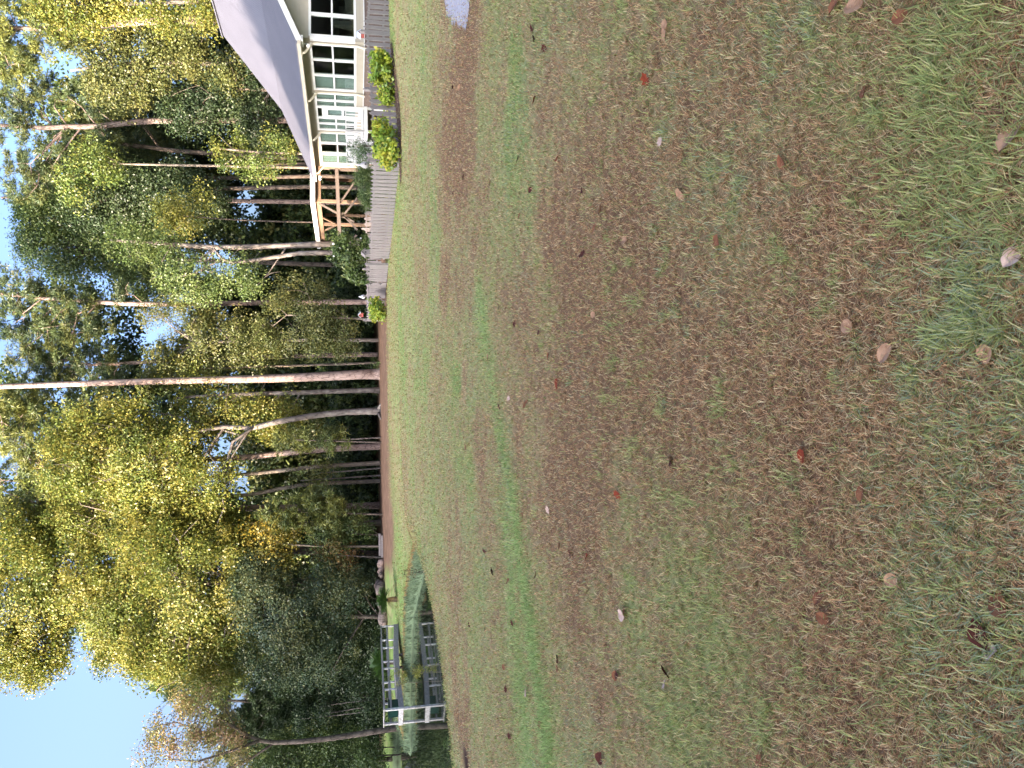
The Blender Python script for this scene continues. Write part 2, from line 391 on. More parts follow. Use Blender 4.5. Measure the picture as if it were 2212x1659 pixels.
def build_ground():
    th = np.concatenate([np.linspace(-48, 48, 330, endpoint=False), np.linspace(48, 312, 110, endpoint=False)])
    th = np.radians(th); nr = 640
    rr = 0.25 * (420 / 0.25) ** (np.arange(nr) / (nr - 1.0))
    T, Rr = np.meshgrid(th, rr); x = (Rr * np.sin(T)).ravel(); y = (Rr * np.cos(T)).ravel()
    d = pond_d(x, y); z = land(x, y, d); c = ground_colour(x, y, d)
    V = np.stack([x, y, z], 1); n = len(th)
    V = np.vstack([V, [[0, 0, H(0, 0)]]]); c = np.vstack([c, c[:1]])
    i, j = np.meshgrid(np.arange(nr - 1), np.arange(n), indexing='ij'); j2 = (j + 1) % n
    Q = np.stack([i * n + j, i * n + j2, (i + 1) * n + j2, (i + 1) * n + j], -1).reshape(-1, 4)[:, ::-1]
    jj = np.arange(n); T3 = np.stack([np.full(n, len(V) - 1), jj, (jj + 1) % n], 1)[:, ::-1]
    m, nt_, b = new_mat('lawn_soil_and_thatch')
    a = N(nt_, 'ShaderNodeAttribute', attribute_name='Col'); tc = N(nt_, 'ShaderNodeTexCoord')
    nz = N(nt_, 'ShaderNodeTexNoise', Scale=30.0, Detail=10.0, Roughness=0.92); nt_.links.new(tc.outputs['Object'], nz.inputs['Vector'])
    r = N(nt_, 'ShaderNodeValToRGB'); r.color_ramp.elements[0].color = (0.35, 0.35, 0.35, 1); r.color_ramp.elements[1].color = (1.5, 1.5, 1.5, 1)
    r.color_ramp.elements[0].position = 0.25; r.color_ramp.elements[1].position = 0.75
    nt_.links.new(nz.outputs['Fac'], r.inputs[0])
    mx = N(nt_, 'ShaderNodeMixRGB', blend_type='MULTIPLY'); mx.inputs[0].default_value = 1
    nt_.links.new(a.outputs['Color'], mx.inputs[1]); nt_.links.new(r.outputs[0], mx.inputs[2]); nt_.links.new(mx.outputs[0], b.inputs['Base Color'])
    b.inputs['Roughness'].default_value = 1; b.inputs['Specular IOR Level'].default_value = 0.05
    bn = N(nt_, 'ShaderNodeBump', Strength=0.6); bn.inputs['Distance'].default_value = 0.02
    nt_.links.new(nz.outputs['Fac'], bn.inputs['Height']); nt_.links.new(bn.outputs[0], b.inputs['Normal'])
    o = np_mesh('ground', V, Q, c, m, None, True, T3); tag(o, None, None, None, 'structure'); return o
build_ground()

def build_water():
    m, n, b = new_mat('pond_water')
    b.inputs['Base Color'].default_value = (0.018, 0.022, 0.012, 1); b.inputs['Roughness'].default_value = 0.015; b.inputs['IOR'].default_value = 1.33
    tc = N(n, 'ShaderNodeTexCoord'); mp = N(n, 'ShaderNodeMapping'); mp.inputs['Scale'].default_value = (0.5, 1.6, 1); n.links.new(tc.outputs['Object'], mp.inputs[0])
    nz = N(n, 'ShaderNodeTexNoise', Scale=1.6, Detail=3.0); n.links.new(mp.outputs[0], nz.inputs['Vector'])
    bn = N(n, 'ShaderNodeBump', Strength=0.10); bn.inputs['Distance'].default_value = 0.01
    n.links.new(nz.outputs['Fac'], bn.inputs['Height']); n.links.new(bn.outputs[0], b.inputs['Normal'])
    V = np.array([(-60, 8, WATER_Z), (-5, 8, WATER_Z), (-5, 36, WATER_Z), (-5, 60, WATER_Z), (-60, 60, WATER_Z), (-60, 36, WATER_Z)], float)
    o = np_mesh('pond_water', V, [(0, 1, 2, 5), (5, 2, 3, 4)], None, m); tag(o, None, None, None, 'structure')
build_water()

def sheet(name, poly, step, lift, mat, wob=0.0):
    P = np.array(poly); xs = np.arange(P[:, 0].min(), P[:, 0].max(), step); ys = np.arange(P[:, 1].min(), P[:, 1].max(), step)
    X, Y = np.meshgrid(xs, ys); cx = X[:-1, :-1] + step / 2; cy = Y[:-1, :-1] + step / 2
    k = in_poly(poly, cx + wob * (fbm(cx * 2, cy * 2, 41) - .5), cy + wob * (fbm(cx * 2, cy * 2, 42) - .5))
    V = np.stack([X.ravel(), Y.ravel(), land(X.ravel(), Y.ravel()) + lift], 1)
    i, j = np.nonzero(k); n = X.shape[1]
    Q = np.stack([i * n + j, i * n + j + 1, (i + 1) * n + j + 1, (i + 1) * n + j], 1)
    o = np_mesh(name, V, Q, None, mat, None, True); tag(o, None, None, None, 'structure'); return o
sheet('driveway', DRIVE, 0.06, 0.012, mat_noise('pale_gravel', (0.20, 0.19, 0.20), (0.55, 0.53, 0.57), 26, 0.95, (1, 1, 1), 0.6, None, 6), 0.5)
MULCH = mat_noise('bark_mulch', (0.05, 0.025, 0.018), (0.15, 0.08, 0.055), 22, 1.0, (1, 1, 1), 0.8, None, 6)
sheet('mulch_bed', [(13.9, 32.2), (13.6, 31.0), (11.3, 29.2), (9.2, 28.1), (7.6, 28.4), (7.4, 29.2), (8.6, 29.75), (11.0, 30.95)], 0.08, 0.02, MULCH, 0.3)
sheet('mulch_path', [(5.5, 44.3), (6.2, 41.4), (5.75, 41.2), (5.25, 42.6), (4.6, 44.2)], 0.08, 0.02, MULCH, 0.3)

# ------------------------------------------------------------------ house
HX = math.atan2(0.149, 0.989)                      # the gable wall runs along local +x, the window wall along local +y
def build_house():
    t = thing('house', 'cream sided house with a pale ribbed roof and a long row of white windows', 'house', (14.55, 33.5, 0), HX)
    L, Wd, ZE = 12.5, 16.4, 3.62
    prof = [(-0.45, 3.70), (3.7, 5.46), (8.2, 8.79), (12.7, 5.46), (16.85, 3.70)]
    # walls (with a room behind the glass), siding boards on top
    b = MB()
    def wallrow(z0, z1):
        b.box(0, 0.14, 0, L, z0, z1); b.box(0.14, Wd, 0, 0.14, z0, z1)
    wallrow(1.02, 1.385); wallrow(3.245, ZE)
    for y0, y1 in ((0.0, 0.33), (4.09, 4.38), (8.12, 8.41), (12.26, L)): b.box(0, 0.14, y0, y1, 1.385, 3.245)
    for x0, x1 in ((0.14, 0.15), (2.15, 2.5), (4.5, Wd)): b.box(x0, x1, 0, 0.14, 1.385, 3.245)
    b.box(0.0, Wd, L, L + 0.14, 1.02, ZE); b.box(Wd, Wd + 0.14, 0, L + 0.14, 1.02, ZE)
    n0 = prof
    for yy in (0.0, L):                              # gable triangles
        b.prism([(0.0, ZE), (Wd, ZE), (12.7, 5.30), (3.7, 5.30)], lambda u, v, s, yy=yy: (u, yy + 0.14 * s, v))
        b.prism([(3.7, 5.305), (12.7, 5.305), (8.2, 8.6)], lambda u, v, s, yy=yy: (u, yy + 0.14 * s, v))
    wall = b.build('wall', MAT['siding'], t)
    b = MB()
    z = 3.30
    while z < 8.4:                                   # lap boards on the gable, each tilted out a little
        u0 = np.interp(z + .2, [3.7, 5.3, 8.6], [0.02, 3.7, 8.2]) if z > 3.5 else 0.02
        u1 = np.interp(z + .2, [3.7, 5.3, 8.6], [Wd, 12.7, 8.2]) if z > 3.5 else Wd
        if u1 - u0 > 0.3:
            b.add([(u0, -0.022, z), (u1, -0.022, z), (u1, -0.004, z + 0.178), (u0, -0.004, z + 0.178), (u0, 0, z), (u1, 0, z), (u1, 0, z + .178), (u0, 0, z + .178)],
                  [(0, 1, 2, 3), (1, 0, 4, 5), (3, 2, 6, 7), (0, 3, 7, 4), (2, 1, 5, 6)])
        z += 0.18
    for z in (1.03, 1.20):
        b.add([(0.02, -0.022, z), (Wd, -0.022, z), (Wd, -0.004, z + 0.165), (0.02, -0.004, z + 0.165)], [(0, 1, 2, 3)])
        b.add([(-0.022, L, z), (-0.022, 0.02, z), (-0.004, 0.02, z + 0.165), (-0.004, L, z + 0.165)], [(0, 1, 2, 3)])
    for z in (3.26, 3.44):
        b.add([(-0.022, L, z), (-0.022, 0.02, z), (-0.004, 0.02, z + 0.165), (-0.004, L, z + 0.165)], [(0, 1, 2, 3)])
    b.build('siding', MAT['siding'], wall)
    MB().box(0.02, Wd, 0.02, L, -0.4, 0.99).build('foundation', MAT['brick'], t)
    MB().box(-0.03, 0.12, -0.03, L + .02, 0.985, 1.025).box(0.12, Wd, -0.03, 0.12, 0.985, 1.025).build('sill_trim', MAT['white'], t)
    # inside
    MB().box(0.2, 5.2, 0.2, 12.3, 1.0, 1.05).box(5.2, 5.3, 0.2, 12.3, 1.0, 3.55).box(0.2, 5.2, 12.25, 12.35, 1.06, 3.5).box(0.2, 5.2, 0.2, 12.3, 3.5, 3.56).build('room', MAT['interior'], t)
    b = MB().box(2.0, 2.9, 1.0, 2.2, 1.06, 1.8).box(3.0, 3.6, 3, 5, 1.06, 2.1).box(1.3, 1.5, 0.9, 1.1, 1.06, 2.3).box(3.6, 4.2, 0.4, 1.8, 1.06, 2.0)
    b.build('furniture', MAT['beam'], t)
    # roof
    b = MB(); y0, y1 = -0.55, 13.45; th = 0.10
    top = [(u, v + th) for u, v in prof]; bot = [(u, v) for u, v in prof[::-1]]
    n = 5
    V = []; Q = []
    for yy in (y0, y1):
        V += [(u, yy, v) for u, v in prof] + [(u, yy, v + th) for u, v in prof]
    for i in range(4):
        Q += [(i, i + 1, 10 + i + 1, 10 + i), (5 + i, 15 + i, 15 + i + 1, 5 + i + 1), (i, 5 + i, 5 + i + 1, i + 1), (10 + i, 10 + i + 1, 15 + i + 1, 15 + i)]
    Q += [(0, 10, 15, 5), (4, 9, 19, 14)]
    b.add(V, Q)
    k = y0 + 0.03
    while k < y1:
        for i in range(2):
            (ua, va), (ub, vb) = prof[i], prof[i + 1]
            b.bar((ua, k, va + th + .012), (ub, k, vb + th + .012), 0.05, 0.03)
        k += 0.2
    roof = b.build('roof', MAT['roof'], t)
    b = MB()
    for i in range(0, 14):
        b.bar((8.2, y0 + i, 8.93), (8.2, y0 + i + 0.98, 8.93), 0.32, 0.05)
    b.build('ridge_cap', MAT['roof'], roof)
    b = MB()
    for i in range(4):
        (ua, va), (ub, vb) = prof[i], prof[i + 1]
        b.bar((ua, 0, va - .05), (ub, 0, vb - .05), 0.03, 0.22)
    rb = b.build('rake_board', MAT['white'], t); rb.location = (0, y0 - .015, 0)
    rb2 = rb.copy(); C.objects.link(rb2); rb2.parent = t; rb2.location = (0, y1 + .015, 0)
    MB().box(-0.46, -0.20, y0 + 0.03, y0 + 0.5, 3.50, 3.66).build('eave_return', MAT['white'], t)
    MB().box(-0.44, -0.02, y0 + 0.5, y1, 3.63, 3.66).build('soffit', MAT['cream'], t)
    g = MB().box(-0.60, -0.47, y0 + 0.02, y1, 3.58, 3.72).box(-0.615, -0.60, y0 + 0.02, y1, 3.70, 3.735).box(-0.625, -0.60, y0 + .02, y1, 3.60, 3.63)
    g.build('gutter', MAT['cream'], t)
    for yy in (0.22, 4.23, 8.26, 12.42):
        d = MB()
        d.tube([(-0.53, yy + .02, 3.60), (-0.53, yy + .02, 3.48), (-0.09, yy, 3.14), (-0.07, yy, 2.95), (-0.07, yy, 1.30), (-0.12, yy, 1.15), (-0.16, yy, 0.95)], 0.052, 6)
        if yy < 1: d.tube([(-0.16, yy, 0.95), (-0.18, yy, 0.1)], 0.05, 6)
        d.build('downspout', MAT['cream'], t)
    # windows
    def win(axis, c0, c1, cols, curtains, zb=1.385, zt=3.245, zm=2.34):
        def bx(m, a0, a1, p0, p1, z0, z1):
            if axis == 'y': m.box(p0, p1, a0, a1, z0, z1)
            else: m.box(a0, a1, p0, p1, z0, z1)
        f = MB(); e = 0.0
        bx(f, c0 - .055, c1 + .055, -.035, .06, zb - .05, zb + .05); bx(f, c0 - .055, c1 + .055, -.035, .06, zt - .05, zt + .05)
        edges = []
        last = c0 - 0.055
        for a, b_ in cols:
            edges.append((last, a)); last = b_
        edges.append((last, c1 + 0.055))
        for a, b_ in edges: bx(f, a, b_, -.030, .06, zb + .05, zt - .05)
        for a, b_ in cols: bx(f, a, b_, -.012, .05, zm - .035, zm + .035)
        fr = f.build('window', MAT['white'], t)
        for (a, b_), cu in zip(cols, curtains):
            for z0, z1, lo in ((zb + .05, zm - .035, 1), (zm + .035, zt - .05, 0)):
                g = MB(); bx(g, a, b_, .022, .030, z0, z1); g.build('pane', MAT['glass'], fr)
            if cu:
                nseg = 24; V = []; Q = []
                for i in range(nseg + 1):
                    s = a + (b_ - a) * i / nseg; o = 0.075 + 0.018 * math.sin(i * 1.9)
                    for z in (zb + (.02 if cu == 1 else .5), zt): V.append((o, s, z) if axis == 'y' else (s, o, z))
                Q = [(2 * i, 2 * i + 1, 2 * i + 3, 2 * i + 2) for i in range(nseg)]
                m = MB(); m.add(V, Q); m.build('curtain', MAT['curtain'], fr)
    win('y', 0.37, 4.05, [(0.43, 1.50), (1.63, 2.75), (2.89, 4.0)], [0, 0, 1])
    win('y', 4.42, 5.68, [(4.47, 5.02), (5.14, 5.64)], [1, 1])
    win('y', 6.84, 8.08, [(6.88, 7.36), (7.48, 8.03)], [1, 2])
    win('y', 8.45, 12.22, [(8.50, 9.55), (9.74, 10.80), (11.10, 12.17)], [1, 0, 1])
    win('x', 0.17, 2.13, [(0.20, 1.05), (1.20, 2.08)], [0, 0])
    win('x', 2.52, 4.48, [(2.57, 3.42), (3.57, 4.43)], [0, 0])
    MB().box(-0.04, 0.10, -0.04, 0.11, 1.386, 3.244).build('corner_board', MAT['white'], t)
    # door with a light above
    d = MB().box(-.035, .06, 5.735, 5.80, 1.03, 3.29).box(-.035, .06, 6.72, 6.785, 1.03, 3.29).box(-.034, .06, 5.80, 6.72, 3.20, 3.29).box(-.034, .06, 5.80, 6.72, 2.90, 3.0)
    d.box(-.02, .04, 5.80, 5.95, 1.03, 2.90).box(-.02, .04, 6.57, 6.72, 1.03, 2.90).box(-.021, .04, 5.95, 6.57, 1.03, 1.25).box(-.021, .04, 5.95, 6.57, 2.72, 2.90).box(-.021, .04, 5.95, 6.57, 1.95, 2.05)
    dr = d.build('door', MAT['white'], t)
    for z0, z1 in ((1.25, 1.95), (2.05, 2.72)): MB().box(.01, .018, 5.95, 6.57, z0, z1).build('pane', MAT['glass'], dr)
    MB().box(.01, .018, 5.80, 6.72, 3.0, 3.2).build('pane', MAT['glass'], dr)
    MB().box(.08, .09, 5.9, 6.62, 1.1, 2.85).build('curtain', MAT['white'], dr)
    MB().tube([(-.07, 6.64, 1.95), (-.07, 6.64, 2.12)], .012, 6).tube([(-.025, 6.64, 2.03), (-.07, 6.64, 2.03)], .012, 6).build('handle', MAT['dark'], dr)
    # flood light under the far eave
    fl = MB().tube([(-.35, 13.2, 3.62), (-.35, 13.2, 3.45)], .03, 8).tube([(-.35, 13.2, 3.45), (-.5, 13.05, 3.40)], [.03, .08], 8).tube([(-.35, 13.2, 3.45), (-.5, 13.4, 3.40)], [.03, .08], 8)
    fl.build('flood_light', MAT['white'], t)
    fl = MB().tube([(-.20, .1, 3.48), (-.20, .1, 3.38)], .03, 8).tube([(-.2, .1, 3.38), (-.36, -.02, 3.32)], [.03, .08], 8)
    fl.build('flood_light', MAT['white'], t)
    # porch: landing, railing and stairs
    p = MB().box(-1.35, -0.002, 5.45, 9.2, 0.80, 0.968)
    pd = p.build('porch_deck', MAT['white'], t)
    for x in (-1.28, -0.08): MB().box(x - .05, x + .05, 5.47, 5.57, -0.1, 0.80).build('porch_post', MAT['white'], pd)
    for y in (7.0, 9.05): MB().box(-1.30, -1.20, y, y + .1, -0.1, 0.80).build('porch_post', MAT['white'], pd)
    r = MB()
    def rail(a, b_, nb):
        nonlocal r
        a = np.array(a, float); b_ = np.array(b_, float)
        r.bar(a + (0, 0, .88), b_ + (0, 0, .88), .09, .05); r.bar(a + (0, 0, .10), b_ + (0, 0, .10), .05, .06)
        for i in range(nb + 1):
            q = a + (b_ - a) * i / nb; wd = .095 if i in (0, nb) else .04
            r.box(q[0] - wd / 2, q[0] + wd / 2, q[1] - wd / 2, q[1] + wd / 2, q[2] + (0 if i in (0, nb) else .1), q[2] + .9)
    rail((-.10, 5.5, .968), (-1.28, 5.5, .968), 7)
    rail((-1.28, 5.5, .968), (-1.28, 6.3, .968), 4)
    r.build('railing', MAT['white'], t); r = MB()
    rail((-1.28, 7.6, .968), (-1.28, 9.1, .968), 8)
    rail((-1.28, 9.1, .968), (-.10, 9.1, .968), 6)
    r.build('railing', MAT['white'], t)
    for y in (6.35, 7.55):
        r = MB(); a = np.array((-1.28, y, .968)); b_ = np.array((-2.75, y, 0.05))
        r.bar(a + (0, 0, .88), b_ + (0, 0, .88), .08, .05)
        r.bar(b_, b_ + (0, 0, .9), .09, .09)
        for i in range(1, 6):
            q = a + (b_ - a) * i / 6; r.box(q[0] - .02, q[0] + .02, y - .02, y + .02, q[2], q[2] + .88)
        r.build('stair_rail', MAT['white'], t)
    s = MB()
    for i in range(5):
        x = -1.36 - .28 * i; z = .79 - .17 * i
        s.box(x - .29, x, 6.42, 7.48, z - .03, z + .01)
        s.box(x - .006, x, 6.42, 7.48, z - .16, z - .03)
    for y in (6.38, 7.50): s.bar((-1.36, y, .72), (-2.75, y, -.12), .04, .24)
    s.build('stairs', MAT['white'], t)
build_house()

# ------------------------------------------------------------------ fences
def picket_fence(name, label, a, b, pitch, wd, ht, top='point', rails=(0.25, 0.85), side=-1, postfrac=(), rng=None, cat='picket fence', gate=False, ztop=None, back=False):
    rng = rng or random.Random(hash((a, b)) & 255)
    a = np.array(a, float); b = np.array(b, float); L = np.linalg.norm(b - a); d = (b - a) / L; ang = math.atan2(d[1], d[0])
    t = thing(name, label, cat, (a[0], a[1], 0), ang)
    n = int(L / pitch)
    def zz(s): q = a + d * s; return H(q[0], q[1])
    for r_ in rails:
        m = MB()
        for i in range(8):
            s0, s1 = L * i / 8, L * (i + 1) / 8
            m.bar((s0, .035 * -side, zz(s0) + r_ * ht), (s1, .035 * -side, zz(s1) + r_ * ht), .04, .09)
        m.build('rail', MAT['oldwood'], t)
    protos = []
    for v in range(4):
        w_ = wd * rng.uniform(.94, 1.05); e = rng.uniform(-.012, .012)
        m = MB().prism([(-w_ / 2, 0), (w_ / 2, 0), (w_ / 2 + e, ht - .13), (e, ht), (-w_ / 2 + e, ht - .13)], lambda u, vv, s: (u, .022 * (s - .5), vv))
        protos.append(m)
    meshes = []
    for i in range(n):
        s = (i + .5) * pitch; k = rng.randrange(4)
        z = zz(s) - .02
        if len(meshes) < 4 and i < 4:
            o = protos[i].build('picket', MAT['oldwood'], t); meshes.append(o)
        else:
            o = meshes[k].copy(); C.objects.link(o); o.parent = t
        o.location = (s, 0, z); o.rotation_euler = (rng.uniform(-.015, .015), rng.uniform(-.022, .022), 0); o.scale = (1, 1, rng.uniform(.97, 1.03))
    for f in postfrac:
        s = f * L
        m = MB().box(s - .06, s + .06, .06 * -side - .06, .06 * -side + .06, zz(s) - .2, zz(s) + ht * 1.08)
        m.add([(s - .07, .06 * -side - .07, zz(s) + ht * 1.08), (s + .07, .06 * -side - .07, zz(s) + ht * 1.08), (s + .07, .06 * -side + .07, zz(s) + ht * 1.08), (s - .07, .06 * -side + .07, zz(s) + ht * 1.08), (s, .06 * -side, zz(s) + ht * 1.16)], [(3, 2, 1, 0)], [(0, 1, 4), (1, 2, 4), (2, 3, 4), (3, 0, 4)])
        m.build('post', MAT['oldwood'], t)
    return t
picket_fence('picket_fence', 'weathered grey picket fence with wide gaps in front of the house', (21.0, 35.4), (8.55, 29.5), .31, .205, 1.07, side=1, postfrac=(.30, .52, .75, .99), rng=random.Random(3))
picket_fence('picket_fence', 'weathered grey picket fence running back from the corner past the dark green shrub', (8.40, 29.65), (6.38, 40.0), .345, .275, 1.07, side=1, postfrac=(.0,), rng=random.Random(4))
picket_fence('picket_fence', 'short grey picket fence between the vine covered post and the gate', (6.20, 40.7), (5.66, 42.8), .26, .215, 1.05, side=1, postfrac=(0, 1), rng=random.Random(5))
picket_fence('picket_fence', 'far end of the grey picket fence behind the bright yellow green bush', (4.95, 45.8), (3.98, 48.9), .26, .21, 1.05, side=1, postfrac=(.98,), rng=random.Random(6))
picket_fence('picket_fence', 'distant grey picket fence seen from its rail side in front of the carport', (4.9, 50.3), (17.0, 47.2), .34, .26, 1.05, side=1, postfrac=(.2, .4, .6, .8), rng=random.Random(7))
g = picket_fence('garden_gate', 'narrow slatted grey garden gate with black hinges', (5.62, 42.95), (5.02, 45.3), .22, .185, 1.02, side=1, cat='gate', rng=random.Random(8))
for s, z in ((.1, .28), (.1, .80), (2.25, .28), (2.25, .80)):
    sg = 1 if s < 1 else -1
    MB().box(s - .02 + .0, s + .02, .012, .03, -.15 + z - .09, -.15 + z + .09).box(min(s, s + .22 * sg), max(s, s + .22 * sg), .012, .03, -.15 + z - .018, -.15 + z + .018).build('hinge', MAT['dark'], g)

# birdhouses and ornaments on the fence
def birdhouse(name, label, loc, wall, roof, s=1.0, rz=0.0):
    t = thing(name, label, 'birdhouse', loc, rz)
    MB().prism([(-.09 * s, 0), (.09 * s, 0), (.09 * s, .16 * s), (0, .25 * s), (-.09 * s, .16 * s)], lambda u, v, k: (u, (-.08 + .16 * k) * s, v)).build('box', wall, t)
    m = MB().bar((-.13 * s, 0, .13 * s), (.0, 0, .262 * s), .22 * s, .018 * s, (0, 0, 1)); m.bar((.13 * s, 0, .13 * s), (0, 0, .262 * s), .22 * s, .018 * s)
    m.build('roof', roof, t)
    MB().tube([(0, -.081 * s, .12 * s), (0, -.088 * s, .12 * s)], .026 * s, 10).build('entrance_hole', MAT['dark'], t)
    return t
def gourd(name, label, loc, mat, s=1.0, lean=0):
    t = thing(name, label, 'birdhouse', loc)
    m = MB(); prof = [(0.0, .01), (.04, .09), (.12, .13), (.20, .12), (.27, .075), (.33, .045), (.40, .035), (.43, .008)]
    m.tube([(lean * z, 0, z * s) for z, r_ in prof], [r_ * s for z, r_ in prof], 14); m.build('body', mat, t, True)
    MB().tube([(lean * .12, -.115 * s, .13 * s), (lean * .12, -.135 * s, .13 * s)], .035 * s, 12).build('entrance_hole', MAT['dark'], t)
    return t
def fence_top(x, y, Y): return px(x, y, Y)
q = px(787, 77, 32.9); birdhouse('birdhouse', 'small red birdhouse with pale blue roof on picket fence', (q[0], q[1] - .1, q[2] + .0), MAT['red'], MAT['paleblue'], 1.15, .5)
q = px(797, 357, 29.6); gourd('gourd_birdhouse', 'grey gourd shaped birdhouse on the corner post of the picket fence', (q[0], q[1], q[2]), MAT['greypaint'], 1.0)
q = px(797, 547, 39.4); birdhouse('birdhouse', 'weathered grey wooden birdhouse above the left picket fence', (q[0], q[1], q[2] - .02), MAT['oldwood'], MAT['oldwood'], 1.5, .3)
q = px(790, 641, 45.6); gourd('gourd_birdhouse', 'round white birdhouse with a dark hole beside the gate', (q[0], q[1], q[2]), MAT['white'], .95)
q = px(785, 680, 48.8); birdhouse('birdhouse', 'small red and white birdhouse on the end post of the far fence', (q[0], q[1], q[2]), MAT['red'], MAT['white'], 1.25, -.4)

# ------------------------------------------------------------------ carport and timber frame
def build_carport():
    t = thing('carport', 'open timber carport with a flat pale roof beyond the fence', 'carport', (11.2, 48.2, 0), HX)
    zb = 3.72
    r_ = MB().box(-.25, 9, -.3, 8.3, zb + .16, zb + .30); rf = r_.build('roof', MAT['roof'], t)
    MB().box(-.28, -.25, -.3, 8.3, zb + .04, zb + .32).box(-.25, 9, -.33, -.3, zb + .04, zb + .32).build('fascia', MAT['white'], rf)
    m = MB()
    for i in range(14): m.box(-.2, 9, -.2 + i * .6, -.15 + i * .6, zb, zb + .155)
    m.build('rafter', MAT['newwood'], t)
    MB().box(-.1, .08, 0.0, 8.0, zb - .28, zb - .004).box(.08, 9, .0, .14, zb - .28, zb - .004).build('beam', MAT['newwood'], t)
    for x, y in ((0, 0.02), (0, 4.0), (0, 7.6), (2.2, .02), (4.6, .02), (4.6, 7.6), (2.0, 7.6)):
        MB().box(x - .08, x + .08, y, y + .16, -.1, zb - .29).build('post', MAT['newwood'], t)
    for y0, y1 in ((4.0, 2.9), (4.16, 5.3)): MB().bar((0, y0, zb - 1.1), (0, y1, zb - .3), .08, .09).build('brace', MAT['newwood'], t)
build_carport()
def build_frame():
    t = thing('timber_arbour', 'weathered timber crossbeam with slanting braces in front of the carport', 'arbour', (0, 0, 0))
    a = px(727, 362, 46.9); b = px(734, 520, 46.9)
    MB().bar(a, b, .16, .20).build('crossbeam', MAT['beam'], t)
    for p0, p1 in (((735, 438), (765, 395)), ((738, 470), (772, 428)), ((738, 460), (772, 497)), ((770, 508), (735, 545)), ((690, 440), (765, 480))):
        MB().bar(px(*p0, 46.95 + .1), px(*p1, 46.95 + .1), .10, .12, (0, 1, 0)).build('brace', MAT['beam'], t)
    for x, y in ((730, 366), (735, 518)):
        q = px(x, y, 47.0); MB().box(q[0] - .07, q[0] + .07, 46.93, 47.07, H(q[0], 47) - .1, q[2] - .1).build('post', MAT['beam'], t)
build_frame()

# ------------------------------------------------------------------ footbridge
def build_bridge():
    N0 = np.array((-16.18, 38.45)); F0 = np.array((-13.45, 42.95)); d = F0 - N0; L = np.linalg.norm(d); d /= L
    t = thing('footbridge', 'small grey wooden footbridge with railings over the pond', 'bridge', (N0[0], N0[1], WATER_Z), math.atan2(d[1], d[0]))
    hw = .54; dz = .70                               # deck height above the water
    arch = lambda s: dz + .09 * math.sin(math.pi * min(max(s / L, 0), 1))
    m = MB(); n = 36
    for i in range(n):
        s0 = L * i / n; m.box(s0 + .005, s0 + L / n - .005, -hw, hw, arch(s0), arch(s0) + .035)
    m.build('deck', MAT['bridgewood'], t)
    for y in (-hw - .045, hw + .005):
        m = MB()
        for i in range(14):
            s0, s1 = L * i / 14, L * (i + 1) / 14
            m.add([(s, y + o, z) for s in (s0, s1) for o, z in ((0, arch(s) - .2), (.04, arch(s) - .2), (.04, arch(s) + .05), (0, arch(s) + .05))],
                  [(0, 3, 2, 1), (4, 5, 6, 7), (0, 1, 5, 4), (1, 2, 6, 5), (2, 3, 7, 6), (3, 0, 4, 7)])
        m.build('side_beam', MAT['bridgewood'], t)
    zt = 1.43
    for y in (-hw, hw):
        for k, s in enumerate((.22 * L, .46 * L, .71 * L, .985 * L)):
            MB().box(s - .035, s + .035, y - .035, y + .035, arch(s) + .05, zt - .04).build('post', MAT['bridgewhite'], t)
        MB().bar((.05, y, zt), (L + .05, y, zt), .10, .05).build('handrail', MAT['bridgewood'], t)
        MB().bar((.05, y, (zt + dz) / 2 + .06), (L, y, (zt + dz) / 2 + .06), .035, .09).build('midrail', MAT['bridgewood'], t)
        MB().box(-.05, .05, y - .05, y + .05, -.9, zt + .02).build('end_post', MAT['bridgewhite'], t)
        MB().box(.62 * L - .05, .62 * L + .05, y * .9 - .05, y * .9 + .05, -.8, arch(.62 * L) - .0).build('pier', MAT['beam'], t)
    MB().box(-.07, .07, -hw - .16, hw + .16, zt + .025, zt + .065).build('cap_board', MAT['bridgewhite'], t)
    MB().box(-.075, -.052, -hw - .1, hw + .1, dz - .16, dz + .06).build('end_board', MAT['bridgewhite'], t)
    b = thing('storage_box', 'dark green plastic box standing at the near end of the footbridge', 'box', (N0[0] + d[0] * .45, N0[1] + d[1] * .45, WATER_Z + dz + .06), math.atan2(d[1], d[0]))
    MB().prism([(-.30, 0), (.30, 0), (.33, .45), (-.33, .45)], lambda u, v, k: (u * .7, (-.40 + .80 * k), v)).build('body', MAT['green_plastic'], b)
    MB().box(-.26, .26, -.44, .44, .452, .49).build('lid', MAT['green_plastic'], b)
build_bridge()
